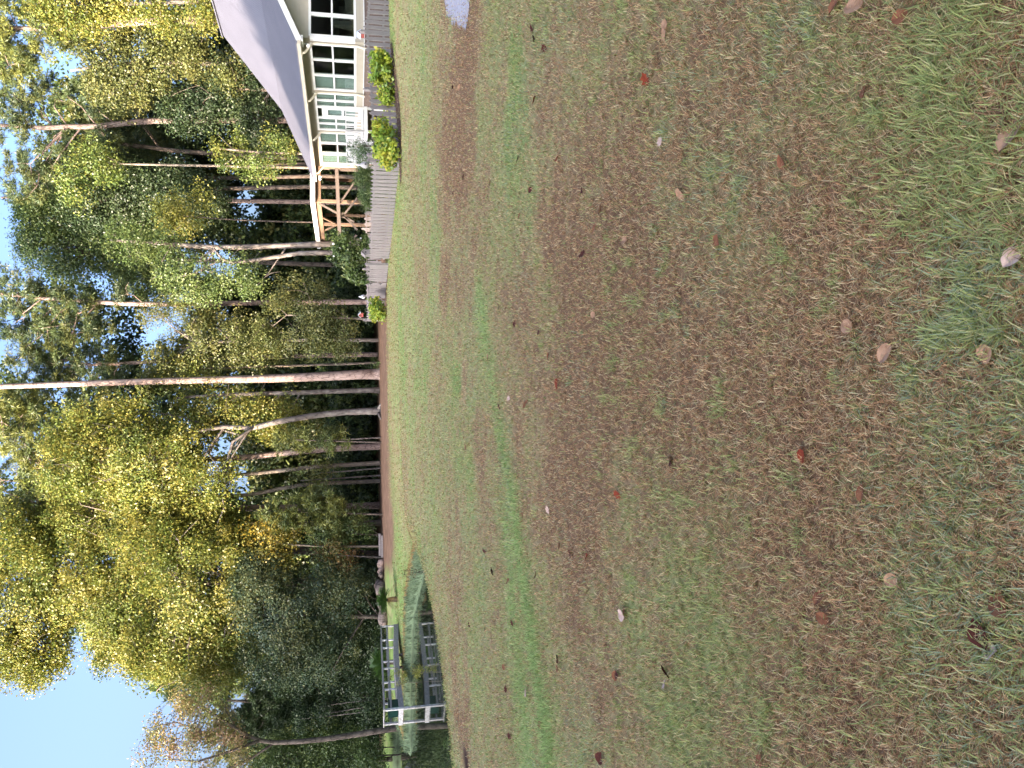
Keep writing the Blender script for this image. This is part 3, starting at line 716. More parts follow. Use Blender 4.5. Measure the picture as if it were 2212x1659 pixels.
#==TREES==
# ------------------------------------------------------------------ trees and plants
PAL = dict(
    sweet=[(.21, .21, .04), (.15, .18, .035), (.25, .23, .05), (.11, .15, .03)],
    green=[(.11, .16, .035), (.075, .12, .03), (.15, .19, .04), (.18, .19, .04)],
    olive=[(.13, .15, .045), (.09, .11, .035), (.17, .17, .05)],
    dark=[(.045, .075, .03), (.035, .06, .028), (.065, .095, .035)],
    holly=[(.075, .11, .06), (.055, .09, .05), (.10, .13, .06), (.13, .14, .05)],
    pine=[(.085, .12, .045), (.065, .095, .045), (.12, .135, .04)],
    goldpine=[(.17, .18, .04), (.13, .15, .04), (.09, .12, .04)],
    autumn=[(.27, .23, .085), (.22, .22, .07), (.31, .25, .11), (.2, .2, .06), (.31, .20, .11)],
    gold=[(.34, .25, .035), (.27, .23, .04), (.19, .19, .04)],
    orange=[(.20, .11, .035), (.17, .13, .04), (.11, .11, .035)],
    bright=[(.24, .24, .045), (.19, .21, .04), (.21, .20, .05)],
    lime=[(.36, .42, .05), (.26, .36, .045), (.16, .26, .04), (.46, .44, .06)],
    shrub=[(.095, .145, .04), (.07, .11, .035), (.13, .17, .05)],
    feather=[(.08, .15, .05), (.06, .11, .04), (.11, .18, .06)],
)
RNG = np.random.default_rng(7)

def unit(n):
    v = RNG.normal(size=(n, 3)); return v / np.linalg.norm(v, axis=1, keepdims=True)

def leaf_mesh(cent, rad, m, L, W, pal, flat=0.7, up=0.6, needle=False, droop=0.0, jit=.20, gain=1.05):
    """leaves (small four sided blades) round clump centres; returns V, Q, colours"""
    k = len(cent); n = k * m
    c = np.repeat(cent, m, 0); r = np.repeat(rad, m)[:, None]
    pc = np.array(PAL[pal])
    ci = np.repeat(RNG.integers(0, len(pc), k), m)
    mixr = RNG.random(n) < .25; ci = np.where(mixr, RNG.integers(0, len(pc), n), ci)
    col = pc[ci] * np.repeat(RNG.uniform(.8, 1.2, k), m)[:, None] * RNG.uniform(1 - jit, 1 + jit, n)[:, None] * gain
    if needle:
        nt_ = 7; tufts = cent[:, None, :] + unit(k * nt_).reshape(k, nt_, 3) * (rad[:, None] * RNG.uniform(.3, 1, (k, nt_)))[:, :, None] * np.array([1, 1, .6])
        ti = RNG.integers(0, nt_, n); base = tufts[np.repeat(np.arange(k), m), ti]
        d = unit(n); d[:, 2] = d[:, 2] * .8 + .25; d /= np.linalg.norm(d, axis=1, keepdims=True)
        p = base + d * .03
    else:
        p = c + unit(n) * r * (RNG.random((n, 1)) ** .5) * np.array([1, 1, flat])
        d = unit(n); d[:, 2] -= droop; d /= np.linalg.norm(d, axis=1, keepdims=True)
    if not needle and k > 20:
        ow = p - cent.mean(0); ow[:, 2] *= .5; ow /= np.linalg.norm(ow, axis=1, keepdims=True) + 1e-6
        nv = unit(n) * .75 + ow * .65; d = d - nv * (d * nv).sum(1, keepdims=True) / (nv * nv).sum(1, keepdims=True); d /= np.linalg.norm(d, axis=1, keepdims=True) + 1e-6
    else: nv = unit(n)
    nv[:, 2] = nv[:, 2] + up * .7; s = np.cross(d, nv); s /= np.linalg.norm(s, axis=1, keepdims=True) + 1e-6
    ln = L * RNG.uniform(.6, 1.25, (n, 1)); wd = W * RNG.uniform(.7, 1.2, (n, 1))
    V = np.stack([p, p + d * ln * .5 + s * wd * .5, p + d * ln, p + d * ln * .5 - s * wd * .5], 1).reshape(-1, 3)
    Q = np.arange(n * 4).reshape(n, 4)
    return V, Q, np.repeat(col, 4, 0)

def ell_points(c, r, n, shell=.35):
    u = unit(n); q = (shell + (1 - shell) * RNG.random(n)) ** .6
    return c + u * r * q[:, None]

SPEC = dict(leaf=dict(m=150, L=.17, W=.125, dens=4.4, cr=(.7, 1.55)),
            small=dict(m=130, L=.15, W=.105, dens=4.8, cr=(.55, 1.25)),
            needle=dict(m=190, L=.34, W=.05, dens=2.8, cr=(.45, .85)),
            big=dict(m=40, L=.30, W=.2, dens=3.5, cr=(.5, 1.0)))

def tree(name, label, cat, Y, trunk, crown, pal='green', spec='leaf', bark_='greybark', group=None, dens=1.0, extra=(), limbs=1.0, dz=1.0, floor=True, ground=True):
    """trunk: (picture x, picture y, radius) from the foot up; crown: (picture x, y, half height, half width)"""
    k = Y / FPX
    pts = [px(x, y, Y) for x, y, r_ in trunk]; rad = [r_ * k for x, y, r_ in trunk]
    if ground:
        hz = H(pts[0][0], pts[0][1])
        if pts[0][2] > hz + .1: pts.insert(0, np.array([pts[0][0], pts[0][1], hz - .15])); rad.insert(0, rad[0] * 1.08)
        else: pts[0][2] = hz - .15
    # bend the trunk a little in depth as well
    base = pts[0].copy(); top = pts[-1][2]
    for i, p in enumerate(pts): p[1] += .25 * math.sin(i * 1.7 + base[0]) * (i > 0)
    root = thing(name, label, cat, tuple(base), 0, group)
    s = SPEC[spec]; m = MB()
    # smooth path
    fp = [pts[0]]; fr = [rad[0]]
    for i in range(len(pts) - 1):
        nseg = max(2, int(np.linalg.norm(pts[i + 1] - pts[i]) / 1.2))
        for j in range(1, nseg + 1):
            f = j / nseg; a = pts[max(i - 1, 0)]; b, c2 = pts[i], pts[i + 1]; e = pts[min(i + 2, len(pts) - 1)]
            q = .5 * ((2 * b) + (-a + c2) * f + (2 * a - 5 * b + 4 * c2 - e) * f * f + (-a + 3 * b - 3 * c2 + e) * f ** 3)
            fp.append(q); fr.append(rad[i] + (rad[i + 1] - rad[i]) * f)
    fr[0] *= 1.25
    m.tube(fp, fr, 10)
    for ex in extra: 
        ep = [px(x, y, Y + (e[0] if (e := rest) else 0)) for x, y, r_, *rest in ex]
        m.tube(ep, [r_ * k for x, y, r_, *rest in ex], 7)
    allc = []; P_ = np.array(fp)
    for cx, cy, rx, ry in crown:
        c0 = px(cx, cy, Y); r3 = np.array([ry * k, max(1.2, min(rx, ry) * k * .8 * dz), rx * k])
        n = max(4, int(math.pi * r3[0] * r3[2] * s['dens'] * dens))
        q = ell_points(c0, r3, n)
        q = q[q[:, 2] > H(c0[0], c0[1]) + .25] if floor else q
        kk = vnoise(q[:, 0] * .55 + q[:, 2] * .25, q[:, 2] * .6 + q[:, 1] * .35, 90) > .17; q = q[kk] if kk.sum() > 3 else q
        allc.append(q)
    ac = np.vstack(allc) if allc else np.zeros((0, 3))
    if len(ac):
        step = max(1, int(9 / max(limbs, .01))) if limbs > 0 else 10 ** 9
        for q in ac[::step]:
            dist = np.hypot(*(P_[:, :2] - q[:2]).T)
            want = q[2] - dist * .55
            j = int(np.argmin(np.abs(P_[:, 2] - want) + .15 * dist)); a = P_[j]
            l_ = np.linalg.norm(q - a)
            if l_ < .6 or l_ > 9: continue
            r0 = min(fr[j] * .5, .018 + .011 * l_)
            mid = a * .55 + q * .45 + np.array([RNG.normal() * .12 * l_, RNG.normal() * .12 * l_, .08 * l_])
            mid2 = a * .2 + q * .8 + RNG.normal(size=3) * .06 * l_
            m.tube([a, mid, mid2, q], [r0, r0 * .7, r0 * .4, .008], 5, False)
            for w_ in range(2):
                e = mid2 + RNG.normal(size=3) * .7; m.tube([mid2, (mid2 + e) / 2 + RNG.normal(size=3) * .1, e], [r0 * .35, r0 * .25, .006], 4, False)
    m.build('trunk', MAT[bark_], root, True, base)
    if len(ac):
        V, Q, c_ = leaf_mesh(ac - base, RNG.uniform(*s['cr'], len(ac)), s['m'], s['L'], s['W'], pal, needle=(spec == 'needle'))
        np_mesh('crown', V, Q, c_, MAT['needle' if spec == 'needle' else 'leaf'], root)
    return root

T = tree
# --- right part, behind the house; some leaves and bark darkened to stand for shade
T('pine_tree', 'tall pine with a bare straight trunk rising behind the house roof, open tufted top', 'tree', 62,
  [(700, 262, 6.5), (417, 262, 6), (298, 262, 6), (208, 271, 5.5), (149, 275, 5), (89, 278, 4.5), (60, 271, 4), (-40, 268, 3)],
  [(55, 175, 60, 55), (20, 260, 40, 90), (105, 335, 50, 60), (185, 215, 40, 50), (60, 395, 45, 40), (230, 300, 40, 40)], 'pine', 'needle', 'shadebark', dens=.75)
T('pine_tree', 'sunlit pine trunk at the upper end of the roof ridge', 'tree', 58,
  [(600, 46, 9.5), (476, 46, 9), (298, 46, 8.5), (150, 57, 6), (40, 62, 4), (-40, 64, 3)], [(60, 60, 75, 70), (150, 20, 60, 50), (20, 140, 40, 40)], 'goldpine', 'needle', 'sunbark', dens=1.2)
T('leafy_tree', 'yellow green leafy tree beside the sunlit trunk above the roof', 'tree', 60,
  [(600, 135, 5), (446, 136, 4.5), (372, 137, 4), (250, 140, 3), (150, 150, 2)], [(300, 140, 120, 42), (215, 60, 90, 50), (390, 90, 60, 50), (480, 150, 40, 40), (250, 190, 60, 40)], 'olive', 'leaf', 'palebark', dens=1.1)
T('leafy_tree', 'bright leafy tree in front of the sunlit trunk at the picture edge', 'tree', 56, [(560, 5, 5), (400, 8, 4), (200, 10, 3)], [(330, 15, 120, 35), (160, 5, 80, 60), (430, 30, 40, 30)], 'sweet', 'leaf', 'greybark')
T('pine_tree', 'leaning pine left of the tall bare pine behind the roof', 'tree', 64,
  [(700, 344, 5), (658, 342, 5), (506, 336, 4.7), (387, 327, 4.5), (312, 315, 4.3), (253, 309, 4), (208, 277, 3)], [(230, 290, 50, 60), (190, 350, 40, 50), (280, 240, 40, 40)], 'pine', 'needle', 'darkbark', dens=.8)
T('leafy_tree', 'thin pale forked stem with sparse leaves near the far roof corner', 'tree', 57,
  [(700, 332, 2.8), (658, 330, 2.6), (560, 328, 2.4), (506, 326, 2.2), (476, 321, 1.6)], [(600, 318, 50, 30), (500, 330, 40, 40), (560, 365, 40, 25)], 'green', 'small', 'palebark', dens=.6,
  extra=([(510, 326, 1.5, 0), (490, 310, 1.2, .3), (470, 290, .8, .5)], [(520, 327, 1.5, 0), (500, 345, 1, -.3), (485, 355, .6, -.5)]))
T('pine_tree', 'dark twin stemmed pine between the bare pine and the leafy tree', 'tree', 70, [(640, 200, 4), (432, 198, 3.6), (321, 195, 3.2), (200, 190, 2)], [(260, 190, 90, 50), (330, 230, 60, 40)], 'pine', 'needle', 'darkbark',
  extra=([(500, 202, 3, 0), (432, 213, 2.8, .2), (310, 214, 2.4, .4), (230, 220, 1.5, .5)],))
T('leafy_tree', 'shaded green tree just above the middle of the roof slope', 'tree', 61, [(640, 200, 4), (500, 190, 3)], [(510, 185, 60, 55), (420, 245, 70, 50), (560, 260, 45, 45)], 'dark', 'leaf', 'palebark', dens=.9)
T('leafy_tree', 'tall green tree above the lower corner of the house roof', 'tree', 63, [(700, 405, 4.5), (417, 408, 4), (300, 400, 3)], [(330, 410, 110, 60), (220, 440, 80, 60), (440, 440, 50, 50)], 'dark', 'leaf', 'darkbark')
T('pine_tree', 'dark slim trunk in the gap above the carport roof', 'tree', 66, [(700, 380, 4.2), (500, 383, 4), (380, 385, 3)], [(300, 370, 90, 50)], 'pine', 'needle', 'darkbark', dens=.7)
T('pine_tree', 'second dark slim trunk in the gap above the carport roof, nearer the house corner', 'tree', 67, [(700, 352, 3.6), (500, 358, 3.4), (400, 360, 3)], [(320, 330, 60, 40)], 'pine', 'needle', 'darkbark', dens=.7)
T('leafy_tree', 'bright yellow green tree glowing high above the carport', 'tree', 58.5, [(720, 480, 1.8), (520, 475, 1.5), (400, 468, 1.2)], [(385, 465, 42, 36), (430, 440, 25, 25)], 'bright', 'leaf', 'darkbark')
T('leafy_tree', 'small bright yellow green crown right of the leaning pine top', 'tree', 59, [(700, 365, 3), (400, 356, 2.4), (230, 352, 1.5)], [(213, 352, 50, 32), (160, 400, 30, 30)], 'green', 'leaf', 'palebark')
T('leafy_tree', 'tall green tree reaching the top of the picture between two open pines', 'tree', 65, [(760, 575, 5), (400, 560, 4), (200, 550, 3)], [(150, 540, 110, 60), (270, 500, 80, 60), (110, 470, 70, 50), (300, 600, 60, 50)], 'shrub', 'leaf', 'darkbark')
T('pine_tree', 'open tufted pine at the top of the picture above the carport', 'tree', 68, [(760, 440, 5), (300, 430, 4), (0, 425, 2)], [(60, 440, 60, 50), (120, 390, 50, 40), (30, 380, 40, 40)], 'goldpine', 'needle', 'pinebark', dens=.7)
T('oak_tree', 'grey double trunked tree behind the carport and white flowered shrub', 'tree', 55,
  [(722, 528, 7), (620, 530, 6), (465, 533, 5.2), (330, 525, 4), (240, 520, 2)], [(310, 530, 80, 45), (420, 605, 80, 45), (520, 600, 60, 40)], 'shrub', 'small', 'greybark', dens=.8,
  extra=([(800, 546, 6, -.4), (714, 546, 5.4, -.4), (647, 547, 4.8, -.4), (600, 554, 4.3, -.4), (558, 561, 4, -.4), (500, 568, 3.4, -.4), (478, 558, 2.6, -.4), (462, 536, 1.8, -.3)], [(478, 560, 2, -.4), (420, 590, 1.6, 0), (380, 600, 1, .3)]))
# --- middle
T('pine_tree', 'tall pine with a warm brown trunk standing right of the largest trunk, above the gate', 'tree', 60,
  [(815, 652, 6), (585, 653, 5.4), (521, 655, 5.2), (372, 658, 5), (260, 655, 4.5), (167, 649, 4), (93, 645, 3), (0, 635, 2.2), (-40, 630, 1.5)],
  [(40, 625, 50, 45), (150, 690, 80, 65), (85, 745, 45, 60), (30, 700, 40, 40), (230, 640, 40, 30)], 'pine', 'needle', 'pinebark', dens=.9)
T('leafy_tree', 'bushy yellow green understorey tree left of the gate', 'tree', 53, [(800, 690, 3), (700, 684, 2.4), (620, 680, 1.8)], [(660, 655, 75, 55), (640, 725, 85, 45), (590, 690, 45, 55), (740, 735, 35, 45)], 'olive', 'small', 'palebark', dens=1.0)
T('leafy_tree', 'tangled olive tree behind the yellow green understorey tree', 'tree', 58, [(800, 735, 4), (600, 735, 3.4), (420, 740, 2.4)], [(470, 735, 110, 60), (380, 690, 70, 50), (560, 760, 70, 40), (360, 790, 70, 50)], 'olive', 'small', 'greybark', dens=1.0, limbs=1.6)
T('pine_tree', 'reddish pine trunk half hidden by leaves just right of the largest trunk', 'tree', 61, [(806, 766, 5), (620, 770, 4.6), (391, 779, 4), (200, 788, 3)], [(180, 790, 90, 60), (90, 800, 60, 50)], 'pine', 'needle', 'pinebark')
T('leafy_tree', 'thin pale leaning stem right of the largest trunk', 'tree', 58, [(806, 784, 2.6), (700, 788, 2.4), (521, 793, 2), (420, 796, 1.2)], [(400, 800, 60, 35)], 'sweet', 'small', 'palebark', dens=.6)
T('pine_tree', 'largest pine trunk in the wood, thick pinkish brown bark, standing at the lawn edge', 'tree', 56.5,
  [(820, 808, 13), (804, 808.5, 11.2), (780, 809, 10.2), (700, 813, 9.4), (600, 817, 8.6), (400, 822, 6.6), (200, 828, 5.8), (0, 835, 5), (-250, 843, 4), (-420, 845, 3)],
  [(-260, 860, 130, 150), (-380, 840, 90, 120)], 'pine', 'needle', 'sunbark', dens=.8)
T('oak_tree', 'slim grey trunk close beside the largest pine trunk, yellow green leaves above', 'tree', 57,
  [(818, 843, 6), (760, 844, 5.2), (650, 848, 4.6), (480, 853, 3.4), (380, 860, 2)], [(520, 900, 110, 48), (600, 890, 60, 40), (430, 865, 50, 50)], 'sweet', 'small', 'greybark', dens=.9, limbs=1.4)
T('beech_tree', 'pale grey forked tree with a flared foot at the lawn edge', 'tree', 55.5,
  [(820, 888, 10), (812, 888, 7.6), (744, 891, 6.6), (670, 899, 6.2), (595, 912, 5.8), (540, 925, 5.4), (484, 922, 4.4), (409, 937, 3.8), (365, 963, 3.2), (357, 985, 2)],
  [(330, 1000, 130, 85), (230, 930, 110, 65), (450, 1040, 60, 70), (400, 960, 60, 50), (160, 1000, 70, 60)], 'sweet', 'leaf', 'greybark', dens=.85,
  extra=([(818, 893, 4, -.4), (823, 905, 2, -.9)], [(818, 882, 4, -.3), (824, 872, 2, -.7)], [(545, 925, 3.4, -.2), (502, 955, 2.6, -.3), (480, 1033, 2, -.4), (476, 1052, 1.8, -.4), (484, 1097, 1.4, -.4), (470, 1130, 1, -.4)], [(520, 940, 2.4, .2), (470, 925, 2.2, .6), (390, 900, 1.6, 1), (300, 885, 1, 1.2)]))
T('pine_tree', 'reddish pine trunk leaning slightly left of the pale forked tree', 'tree', 58,
  [(817, 964, 7.4), (700, 970, 6.6), (595, 981, 6), (530, 988, 5.6), (300, 1000, 4.6), (100, 1010, 3.4)], [(50, 925, 55, 80), (110, 1010, 60, 55), (30, 880, 40, 40)], 'goldpine', 'needle', 'sunbark', dens=1.1)
T('oak_tree', 'slim silvery trunk left of the leaning reddish pine', 'tree', 57.5,
  [(818, 1001, 4.8), (670, 1009, 4.3), (558, 1022, 3.8), (465, 1030, 3.2), (380, 1040, 2)], [(320, 1075, 70, 55), (410, 1060, 50, 40)], 'sweet', 'leaf', 'palebark', dens=.8)
T('leafy_tree', 'tan curving stem among yellow leaves left of the silvery trunk', 'tree', 58.5, [(818, 1040, 4.4), (651, 1048, 4), (558, 1065, 3.6), (465, 1074, 3), (350, 1085, 2)], [(270, 1125, 100, 60), (390, 1140, 60, 40)], 'sweet', 'small', 'palebark')
T('pine_tree', 'orange lit pine trunk high up among yellow green leaves', 'tree', 61, [(818, 1092, 7), (600, 1096, 6.6), (409, 1098, 6.2), (223, 1098, 5), (100, 1095, 3)], [(60, 1060, 70, 80), (130, 1140, 50, 50)], 'goldpine', 'needle', 'pinebark', limbs=1.5)
for (bx_, by_, tx_, lab) in ((818, 1012, 690, 'slender bare sapling stem left of the silvery trunk foot'), (818, 1028, 650, 'thin tan sapling stem before the dark pine saplings'), (818, 945, 640, 'slender dark stem between the forked tree and the leaning pine')):
    T('sapling', lab, 'sapling', 57, [(bx_, by_, 1.8), ((bx_ + tx_) / 2, by_ + 5, 1.5), (tx_, by_ + 9, .9)], [(tx_ + 10, by_ + 8, 35, 18)], 'olive', 'small', 'greybark', dens=.5)
T('pine_sapling', 'soft light green young pine between the trunks at the wood edge', 'tree', 55, [(816, 955, 2), (640, 950, 1.2)], [(640, 950, 65, 26), (720, 955, 40, 22)], 'goldpine', 'needle', 'darkbark', dens=1.1)
T('pine_sapling', 'larger soft green young pine left of the tan curving stem', 'tree', 54.5, [(816, 1110, 2.4), (600, 1105, 1.4)], [(640, 1110, 70, 45), (700, 1080, 60, 40), (730, 1130, 50, 40)], 'goldpine', 'needle', 'darkbark', dens=1.2)
# --- left part
T('sweetgum_tree', 'tallest yellow green tree with a dark slanting limb against the open sky', 'tree', 59,
  [(820, 1200, 8.5), (600, 1190, 7.4), (400, 1195, 6.4), (260, 1228, 5), (208, 1284, 4), (140, 1342, 3), (105, 1405, 2)],
  [(60, 1320, 75, 130), (150, 1220, 100, 110), (270, 1310, 80, 110), (70, 1420, 70, 60), (350, 1400, 50, 70), (230, 1410, 28, 35), (60, 1180, 70, 80)], 'sweet', 'leaf', 'darkbark', dens=1.15)
T('sweetgum_tree', 'broad yellow green tree filling the middle left of the wood', 'tree', 56,
  [(820, 1260, 8), (600, 1255, 6.6), (420, 1260, 5)], [(440, 1240, 110, 130), (400, 1390, 90, 75), (340, 1180, 90, 80), (520, 1360, 70, 90), (320, 1420, 50, 50), (470, 1450, 50, 35)], 'sweet', 'leaf', 'greybark', dens=1.1, limbs=1.5)
T('sweetgum_tree', 'yellow green tree above the orange lit trunk', 'tree', 58, [(820, 1130, 6), (500, 1130, 4.6), (300, 1120, 3)], [(230, 1100, 110, 75), (400, 1120, 80, 60), (150, 1030, 70, 70), (500, 1140, 50, 60)], 'sweet', 'small', 'palebark', limbs=1.6)
T('pine_tree', 'dark tufted pine top poking out of the yellow green trees against the sky', 'tree', 60, [(818, 1440, 5), (600, 1445, 4), (385, 1470, 2.4), (340, 1490, 1)], [(375, 1478, 22, 30), (440, 1460, 40, 40)], 'dark', 'needle', 'darkbark', dens=.9)
T('leafy_tree', 'golden leaved small tree glowing at the wood edge', 'tree', 54.5, [(818, 1180, 2.6), (680, 1178, 2), (560, 1170, 1.2)], [(565, 1172, 35, 36), (600, 1200, 25, 22), (610, 1150, 30, 26)], 'gold', 'leaf', 'palebark', dens=.9)
T('shrub', 'rusty orange leaved shrub low at the wood edge', 'shrub', 54, [(818, 1205, 1.4), (735, 1198, 1)], [(715, 1196, 26, 28), (745, 1215, 20, 20)], 'orange', 'small', 'greybark', dens=.9)
T('holly_tree', 'dense dark grey green tree sweeping down to the woodpile', 'tree', 54,
  [(820, 1330, 5), (600, 1330, 3.6), (520, 1330, 2)], [(620, 1310, 110, 95), (690, 1400, 100, 70), (590, 1420, 75, 60), (740, 1280, 60, 75), (560, 1250, 60, 60)], 'holly', 'small', 'darkbark', dens=1.15, limbs=.5)
T('shrub', 'dark bushy evergreen between the young pine and the rusty shrub', 'shrub', 55, [(818, 1155, 1.8), (740, 1150, 1.2)], [(755, 1150, 48, 50), (700, 1170, 40, 40)], 'shrub', 'small', 'darkbark')
T('shrub', 'dark evergreen bush at the foot of the wood behind the woodpile', 'shrub', 55.5, [(818, 1250, 1.8), (760, 1250, 1.2)], [(770, 1245, 40, 60), (780, 1340, 28, 60)], 'dark', 'small', 'darkbark')
T('autumn_tree', 'half bare autumn tree with peach and gold leaves against the sky', 'tree', 53,  # dark bark stands in for the shade on this trunk
  [(822, 1576, 6.4), (707, 1593, 5.6), (595, 1607, 4.6), (539, 1593, 3.6), (484, 1552, 2.8), (430, 1520, 1.6), (380, 1500, .8)],
  [(370, 1590, 85, 70), (440, 1555, 75, 60), (330, 1630, 55, 50), (480, 1625, 70, 55), (430, 1500, 50, 30)], 'autumn', 'small', 'darkbark', dens=.42, limbs=2.4,
  extra=([(560, 1600, 3.6, -.2), (500, 1622, 3, -.3), (428, 1645, 2, -.4), (350, 1640, 1, -.4)], [(539, 1594, 2.6, .2), (450, 1585, 2, .4), (380, 1560, 1.2, .5), (310, 1575, .7, .5)], [(590, 1606, 3, .3), (540, 1640, 2.4, .5), (470, 1670, 1.4, .6)]))
T('pine_tree', 'dark dense pine behind the half bare autumn tree', 'tree', 60, [(822, 1520, 6), (600, 1515, 4), (490, 1512, 2)], [(600, 1510, 95, 60), (700, 1480, 90, 80), (540, 1560, 60, 45)], 'dark', 'needle', 'darkbark', dens=2.2)
T('leafy_tree', 'dark green tree at the far left edge of the wood', 'tree', 57, [(824, 1640, 5), (600, 1640, 3.4)], [(640, 1640, 90, 55), (730, 1620, 80, 55), (700, 1670, 90, 50)], 'shrub', 'small', 'darkbark', dens=1.2)
T('shrub', 'blackish undergrowth bush behind the footbridge', 'shrub', 58, [(820, 1450, 2), (740, 1450, 1.4)], [(750, 1450, 60, 80), (770, 1540, 45, 60), (650, 1450, 60, 50)], 'dark', 'small', 'darkbark', dens=1.1)
T('shrub', 'low dark bush at the wood edge behind the larger sago palm', 'shrub', 55, [(822, 1405, 1.5), (800, 1405, 1)], [(790, 1405, 34, 55), (805, 1370, 20, 40)], 'dark', 'small', 'darkbark')
T('shrub', 'low dark bush at the wood edge right of the autumn tree foot', 'shrub', 55.5, [(822, 1515, 1.5), (800, 1515, 1)], [(788, 1500, 36, 60), (805, 1560, 22, 40)], 'dark', 'small', 'darkbark')
T('shrub', 'low green bush at the wood edge left of the autumn tree foot', 'shrub', 55, [(824, 1635, 1.5), (800, 1635, 1)], [(790, 1630, 36, 40), (800, 1670, 30, 40)], 'shrub', 'small', 'darkbark')
for i, (x0, y0, x1, y1) in enumerate(((822, 1508, 690, 1530), (822, 1520, 700, 1546), (822, 1532, 650, 1556), (824, 1618, 740, 1640), (815, 1462, 730, 1440))):
    T('sapling', ['slender pale leaning sapling at the wood edge behind the footbridge', 'slender pale leaning sapling, second behind the footbridge', 'slender pale leaning sapling nearest the dark autumn trunk', 'thin pale sapling left of the autumn tree trunk', 'thin pale sapling leaning right behind the footbridge middle'][i], 'sapling', 56,
      [(x0, y0, 1.0), ((x0 + x1) / 2, (y0 + y1) / 2 - 2, .85), (x1, y1, .5)], [(x1, y1, 20, 14)], 'dark', 'small', 'greybark', dens=.4)

# wood behind: one mass of leaves past the trees one can tell apart
def woodland(name, n, boxf, L, W, seed, pals, solid, cr=(.7, 1.5)):
    g = np.random.default_rng(seed); Vs = []; Qs = []; Cs = []; o = 0
    for pal in pals:
        c = boxf(g, n // len(pals)); V, Q, cc = leaf_mesh(c, g.uniform(*cr, len(c)), solid, L, W, pal)
        Vs.append(V); Qs.append(Q + o); Cs.append(cc); o += len(V)
    ob = np_mesh(name, np.vstack(Vs), np.vstack(Qs), np.vstack(Cs), MAT['leaf']); tag(ob, None, None, None, 'stuff'); return ob
def back(g, n):
    x = g.uniform(-34, 34, n * 3); Y = g.uniform(70, 84, n * 3)
    yD = 829.5 - x / Y * FPX
    topx = np.interp(yD, [0, 200, 400, 560, 650, 700, 800, 1000, 1200, 1350, 1450, 1560, 1659], [90, 130, 150, 150, 110, 80, 60, 60, 100, 240, 420, 520, 520])
    top = 1.6 + (762 - topx) / FPX * Y
    top = top * (.86 + .28 * vnoise(x * .25, Y * .25, 77))
    z = g.random(n * 3) ** 1.15 * top
    k = (vnoise(x * .33, z * .33 + Y * .1, 78) > .36 + .25 * (z / top) - .5 * (z < 5))
    q = np.stack([x, Y, z], 1)[k]; return q[:n]
woodland('far_wood', 11000, back, .40, .28, 21, ['shrub', 'olive', 'dark', 'dark'], 46)  # leaf mix kept dark to stand for shade in the wood
def back2(g, n):
    x = g.uniform(-38, 38, n); Y = g.uniform(80, 88, n); z = g.random(n) * (9 + 5 * vnoise(x * .3, Y * 0, 5)); return np.stack([x, Y, z], 1)
woodland('wood_undergrowth', 3000, back2, .55, .42, 22, ['dark', 'shrub'], 40)
def under(g, n):
    x = g.uniform(-30, 13, n); Y = g.uniform(62, 69, n); z = g.random(n) * (1.6 + 3.2 * vnoise(x * .35, Y * 0, 6)); return np.stack([x, Y, z], 1)
woodland('undergrowth', 1500, under, .30, .2, 24, ['dark', 'shrub', 'dark'], 46, (.4, .9))
# trees across the pond and behind the photographer, whose shade lies over the lawn
def shade(g, n):
    t_ = g.uniform(-125, 40, n); q_ = -68 + g.uniform(-6, 6, n); s_ = np.array([math.sin(R(SUN_AZ)), math.cos(R(SUN_AZ))])
    x = s_[0] * q_ + s_[1] * t_; y = s_[1] * q_ - s_[0] * t_
    top = 33.9 + 4.5 * (vnoise(t_ * .26, t_ * 0, 33) - .5) * 2; z = g.random(n) ** .85 * top
    return np.stack([x, y, z], 1)
woodland('shading_wood', 3600, shade, 1.9, 1.5, 23, ['green', 'dark'], 32, (2.4, 3.8))

# --- shrubs and garden plants
def shrub(name, label, Y, blobs, pal, L, W, dens, m=34, cr=(.12, .26), stems=6, cat='shrub', flowers=0, flower_col=(.8, .8, .78), droop=0.0, up=.6, basez=None, stemmat='darkbark', dzf=1.0, sr=.014):
    k = Y / FPX; c0 = px(blobs[0][0], blobs[0][1], Y); bz = H(c0[0], Y) if basez is None else basez
    base = np.array([c0[0], Y, bz]); root = thing(name, label, cat, tuple(base))
    ac = []
    for cx, cy, rx, ry in blobs:
        c = px(cx, cy, Y); r3 = np.array([ry * k, min(rx, ry) * k * .9 * dzf + .1, rx * k]); n = max(5, int(math.pi * r3[0] * r3[2] * dens)); ac.append(ell_points(c, r3, n, .3))
    ac = np.vstack(ac); ac = ac[ac[:, 2] > bz + .05]
    V, Q, cc = leaf_mesh(ac - base, RNG.uniform(*cr, len(ac)), m, L, W, pal, droop=droop, up=up, flat=.9)
    np_mesh('foliage', V, Q, cc, MAT['leaf'], root)
    mb = MB()
    for q in ac[::max(1, len(ac) // stems)]:
        a = base + np.array([RNG.normal() * .12, RNG.normal() * .08, -.05]); a[0] += (q[0] - base[0]) * .5
        mb.tube([a, (a + q) / 2 + RNG.normal(size=3) * .04, q], [sr, sr * .75, .004], 5, False)
    mb.build('stem', MAT[stemmat], root, True, base)
    if flowers:
        pick = ac[RNG.integers(0, len(ac), flowers)] + unit(flowers) * .2 + np.array([0, -.15, .1]); mt = plain('petal_' + name, flower_col)
        for q in pick:
            fm = MB(); fm.tube([q + (0, -.03, 0), q + (0, .0, 0), q + (0, .02, 0)], [.02, .03, .01], 6)
            for j in range(6):
                a_ = j * 1.047; fm.tube([q, q + np.array([math.cos(a_) * .03, -.02, math.sin(a_) * .03]), q + np.array([math.cos(a_) * .055, -.008, math.sin(a_) * .055])], [.008, .024, .006], 5, False)
            fm.build('flower', mt, root, True, base)
    return root
